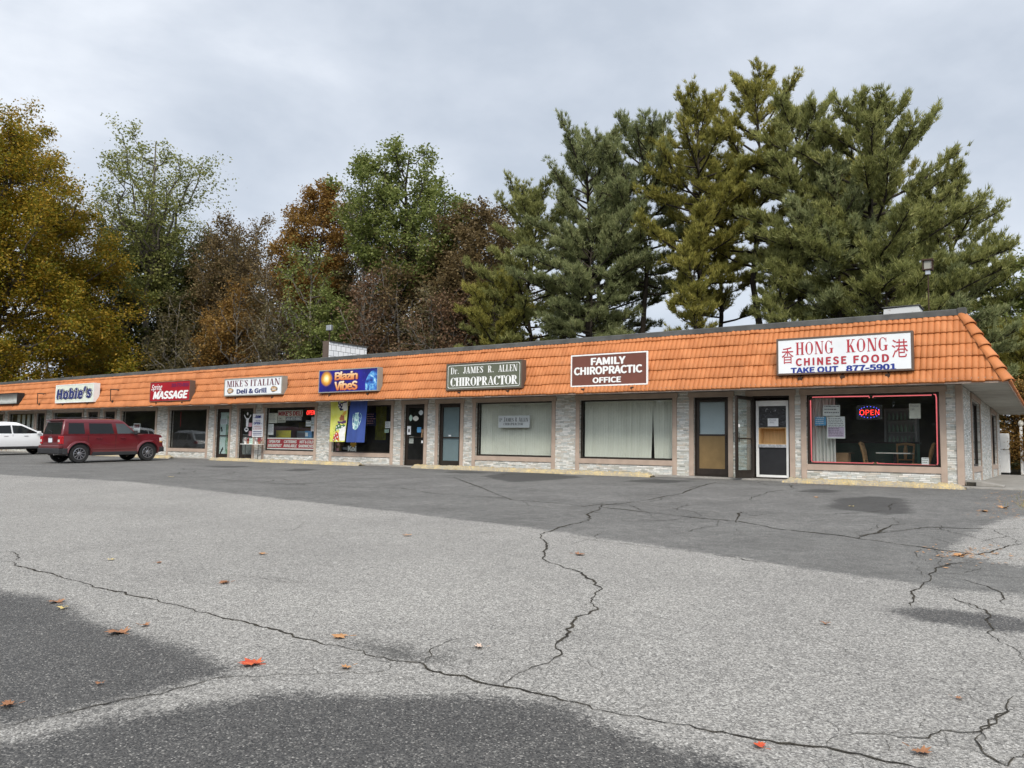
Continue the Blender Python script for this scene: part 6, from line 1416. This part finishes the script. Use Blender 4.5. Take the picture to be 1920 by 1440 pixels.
# fallen leaves
def leafmat(name, a, b):
    k = NT(name); o = k.obj(); n = k.noise(o, 22, 5, .6)
    k.pbsdf(k.ramp(n, [(.3, a), (.7, b)]), .65, 0, .3); return k.m
LM = dict(b=leafmat('brown_leaf', (.20, .085, .04), (.36, .18, .09)), o=leafmat('tan_orange_leaf', (.36, .17, .065), (.50, .28, .13)), r=leafmat('red_leaf', (.42, .03, .02), (.62, .16, .05)), y=leafmat('yellow_leaf', (.55, .40, .12), (.66, .55, .25)), p=leafmat('pale_pink_leaf', (.50, .36, .28), (.58, .46, .36)))
LEAF = [(0, -.50), (.03, -.16), (.26, -.30), (.24, -.14), (.52, -.12), (.40, .02), (.56, .20), (.30, .16), (.34, .36), (.15, .26), (.0, .55), (-.15, .26), (-.34, .36), (-.30, .16), (-.56, .20), (-.40, .02), (-.52, -.12), (-.24, -.14), (-.26, -.30), (-.03, -.16)]
def leaf(label, x, y, size, c, seed, grp='fallen autumn leaves on the asphalt', curl=1.0):
    r = random.Random(seed); rot = r.uniform(0, 6.28); cu = (.10 + .22 * r.random()) * curl; asp = r.uniform(.75, 1.0); n = len(LEAF); m = MB()
    def P(px, py):
        px *= asp; d = math.hypot(px, py); X, Y = px * math.cos(rot) - py * math.sin(rot), px * math.sin(rot) + py * math.cos(rot)
        return (X * size, Y * size, size * (cu * (abs(px) ** 1.4 * 1.3 + .5 * py * py) + .05 * math.sin(9 * px + seed)) + .006)
    vs = [P(0, 0)] + [P(.55 * a, .55 * b) for a, b in LEAF] + [P(a, b) for a, b in LEAF]
    m.add(vs, [(0, 1 + i, 1 + (i + 1) % n) for i in range(n)] + [(1 + i, 1 + n + i, 1 + n + (i + 1) % n, 1 + (i + 1) % n) for i in range(n)])
    m.tube([P(0, -.5), P(.03, -.8)], size * .018, 4)
    o = m.build('fallen_leaf', LM[c], None); o.location = (x, y, gz(x, y) + .004)
    return tag(o, label, 'leaf', grp)
LV = [(-3.16, -17.50, .165, 'b', 'large brown leaf on the dark asphalt patch at the left'), (-4.40, -17.30, .132, 'b', 'curled brown leaf at the far edge of the dark asphalt patch'), (-4.15, -17.37, .082, 'y', 'small yellow leaf just below the curled brown one'),
 (-3.20, -17.31, .08, 'b', 'small brown leaf next to the large one on the dark patch'), (-1.94, -16.76, .121, 'o', 'tan leaf touching the dark stain along the main crack'), (-1.91, -17.43, .165, 'r', 'bright red maple leaf in the foreground'),
 (-1.45, -17.17, .081, 'o', 'small tan leaf right of the bright red maple leaf'), (-2.27, -18.07, .05, 'b', 'tiny rusty leaf in the middle of the dark patch'), (-2.31, -18.47, .08, 'b', 'brown leaf at the lower left picture edge'),
 (-4.00, -16.15, .108, 'b', 'brown leaf on pale asphalt beyond the main crack'), (-4.99, -15.02, .094, 'o', 'tan leaf on the pale asphalt between the crack and the dark lane'), (-5.91, -16.10, .078, 'y', 'yellow leaf on the pale asphalt at the left'),
 (-5.38, -15.92, .069, 'b', 'small brown leaf right of the yellow one on pale asphalt'), (-1.10, -16.45, .08, 'p', 'faint pale leaf right of the forked crack'), (.44, -14.70, .067, 'b', 'lone brown leaf on the pale asphalt at the right'),
 (.70, -16.94, .065, 'r', 'dull red leaf on the lowest crack near the bottom edge'), (1.24, -16.63, .094, 'b', 'brown leaf in the lower right corner between cracks'), (-2.31, -13.19, .135, 'b', 'brown leaf beside the winding crack near the dark lane'),
 (-17.6, -8.35, .15, 'y', 'yellow leaf far out on the dark lane in front of the deli'), (-2.0, -4.84, .131, 'o', 'tan leaf left of the wet spot below the restaurant window'), (.99, -5.14, .2, 'o', 'big tan leaf near the right end of the lot'),
 (.78, -5.98, .137, 'o', 'tan leaf below the big one near the right end of the lot'), (.89, -11.03, .15, 'o', 'tan leaf in the crazed cracks at the right edge'), (1.30, -15.83, .05, 'b', 'tiny brown leaf by the right edge crack'), (-4.72, -13.14, .119, 'o', 'tan leaf on pale asphalt left of the winding crack'), (-1.09, -6.28, .098, 'y', 'pale yellow leaf on the wet spot')]
for i, (x, y, s_, c, lb) in enumerate(LV): leaf(lb, x, y, s_, c, i + 3)
# thin litter of needles and crumbs along the edge on the right
rg_ = np.random.default_rng(3); n = 420
px_ = np.concatenate([rg_.uniform(.55, 1.5, n // 2), rg_.normal(.95, .2, n // 4), rg_.uniform(-3.6, 0, n - n // 2 - n // 4)]); py_ = np.concatenate([rg_.uniform(-7, -.8, n // 2), rg_.normal(-10.9, .35, n // 4), rg_.normal(-1.25, .12, n - n // 2 - n // 4)])
s_ = rg_.uniform(.012, .035, n); a = rg_.uniform(0, 6.28, n); q = np.stack([np.cos(a), np.sin(a)], 1); p_ = np.stack([-q[:, 1], q[:, 0]], 1) * .4
c = np.stack([px_, py_], 1); V = np.stack([c + q * s_[:, None], c + p_ * s_[:, None], c - q * s_[:, None], c - p_ * s_[:, None]], 1)
z = SL * np.minimum(V[..., 1], 0) + .008 + rg_.uniform(0, .006, (n, 4)); z[:n // 2] += 0
o = npmesh('leaf_litter', np.concatenate([V, z[..., None]], 2).reshape(-1, 3), np.arange(4 * n).reshape(-1, 4), LM['o']); o['kind'] = 'stuff'
# dry grass at the right edge
n = 900; bx = rg_.normal(1.62, .22, n); by = rg_.normal(-3.6, 1.3, n); h = rg_.uniform(.04, .16, n); an = rg_.uniform(0, 6.28, n); wv = .004; lean = rg_.normal(0, .05, (n, 2))
V = np.stack([np.stack([bx + wv * np.cos(an), by + wv * np.sin(an), SL * np.minimum(by, 0)], 1), np.stack([bx - wv * np.cos(an), by - wv * np.sin(an), SL * np.minimum(by, 0)], 1), np.stack([bx + lean[:, 0], by + lean[:, 1], SL * np.minimum(by, 0) + h], 1)], 1)
k = NT('dry_grass_blades'); o = k.obj(); k.pbsdf(k.ramp(k.noise(o, 6, 3), [(.35, (.12, .13, .04)), (.65, (.38, .28, .12))]), .8); M['dry'] = k.m
o = npmesh('grass', V.reshape(-1, 3), np.arange(3 * n).reshape(-1, 3), M['dry']); o['kind'] = 'stuff'
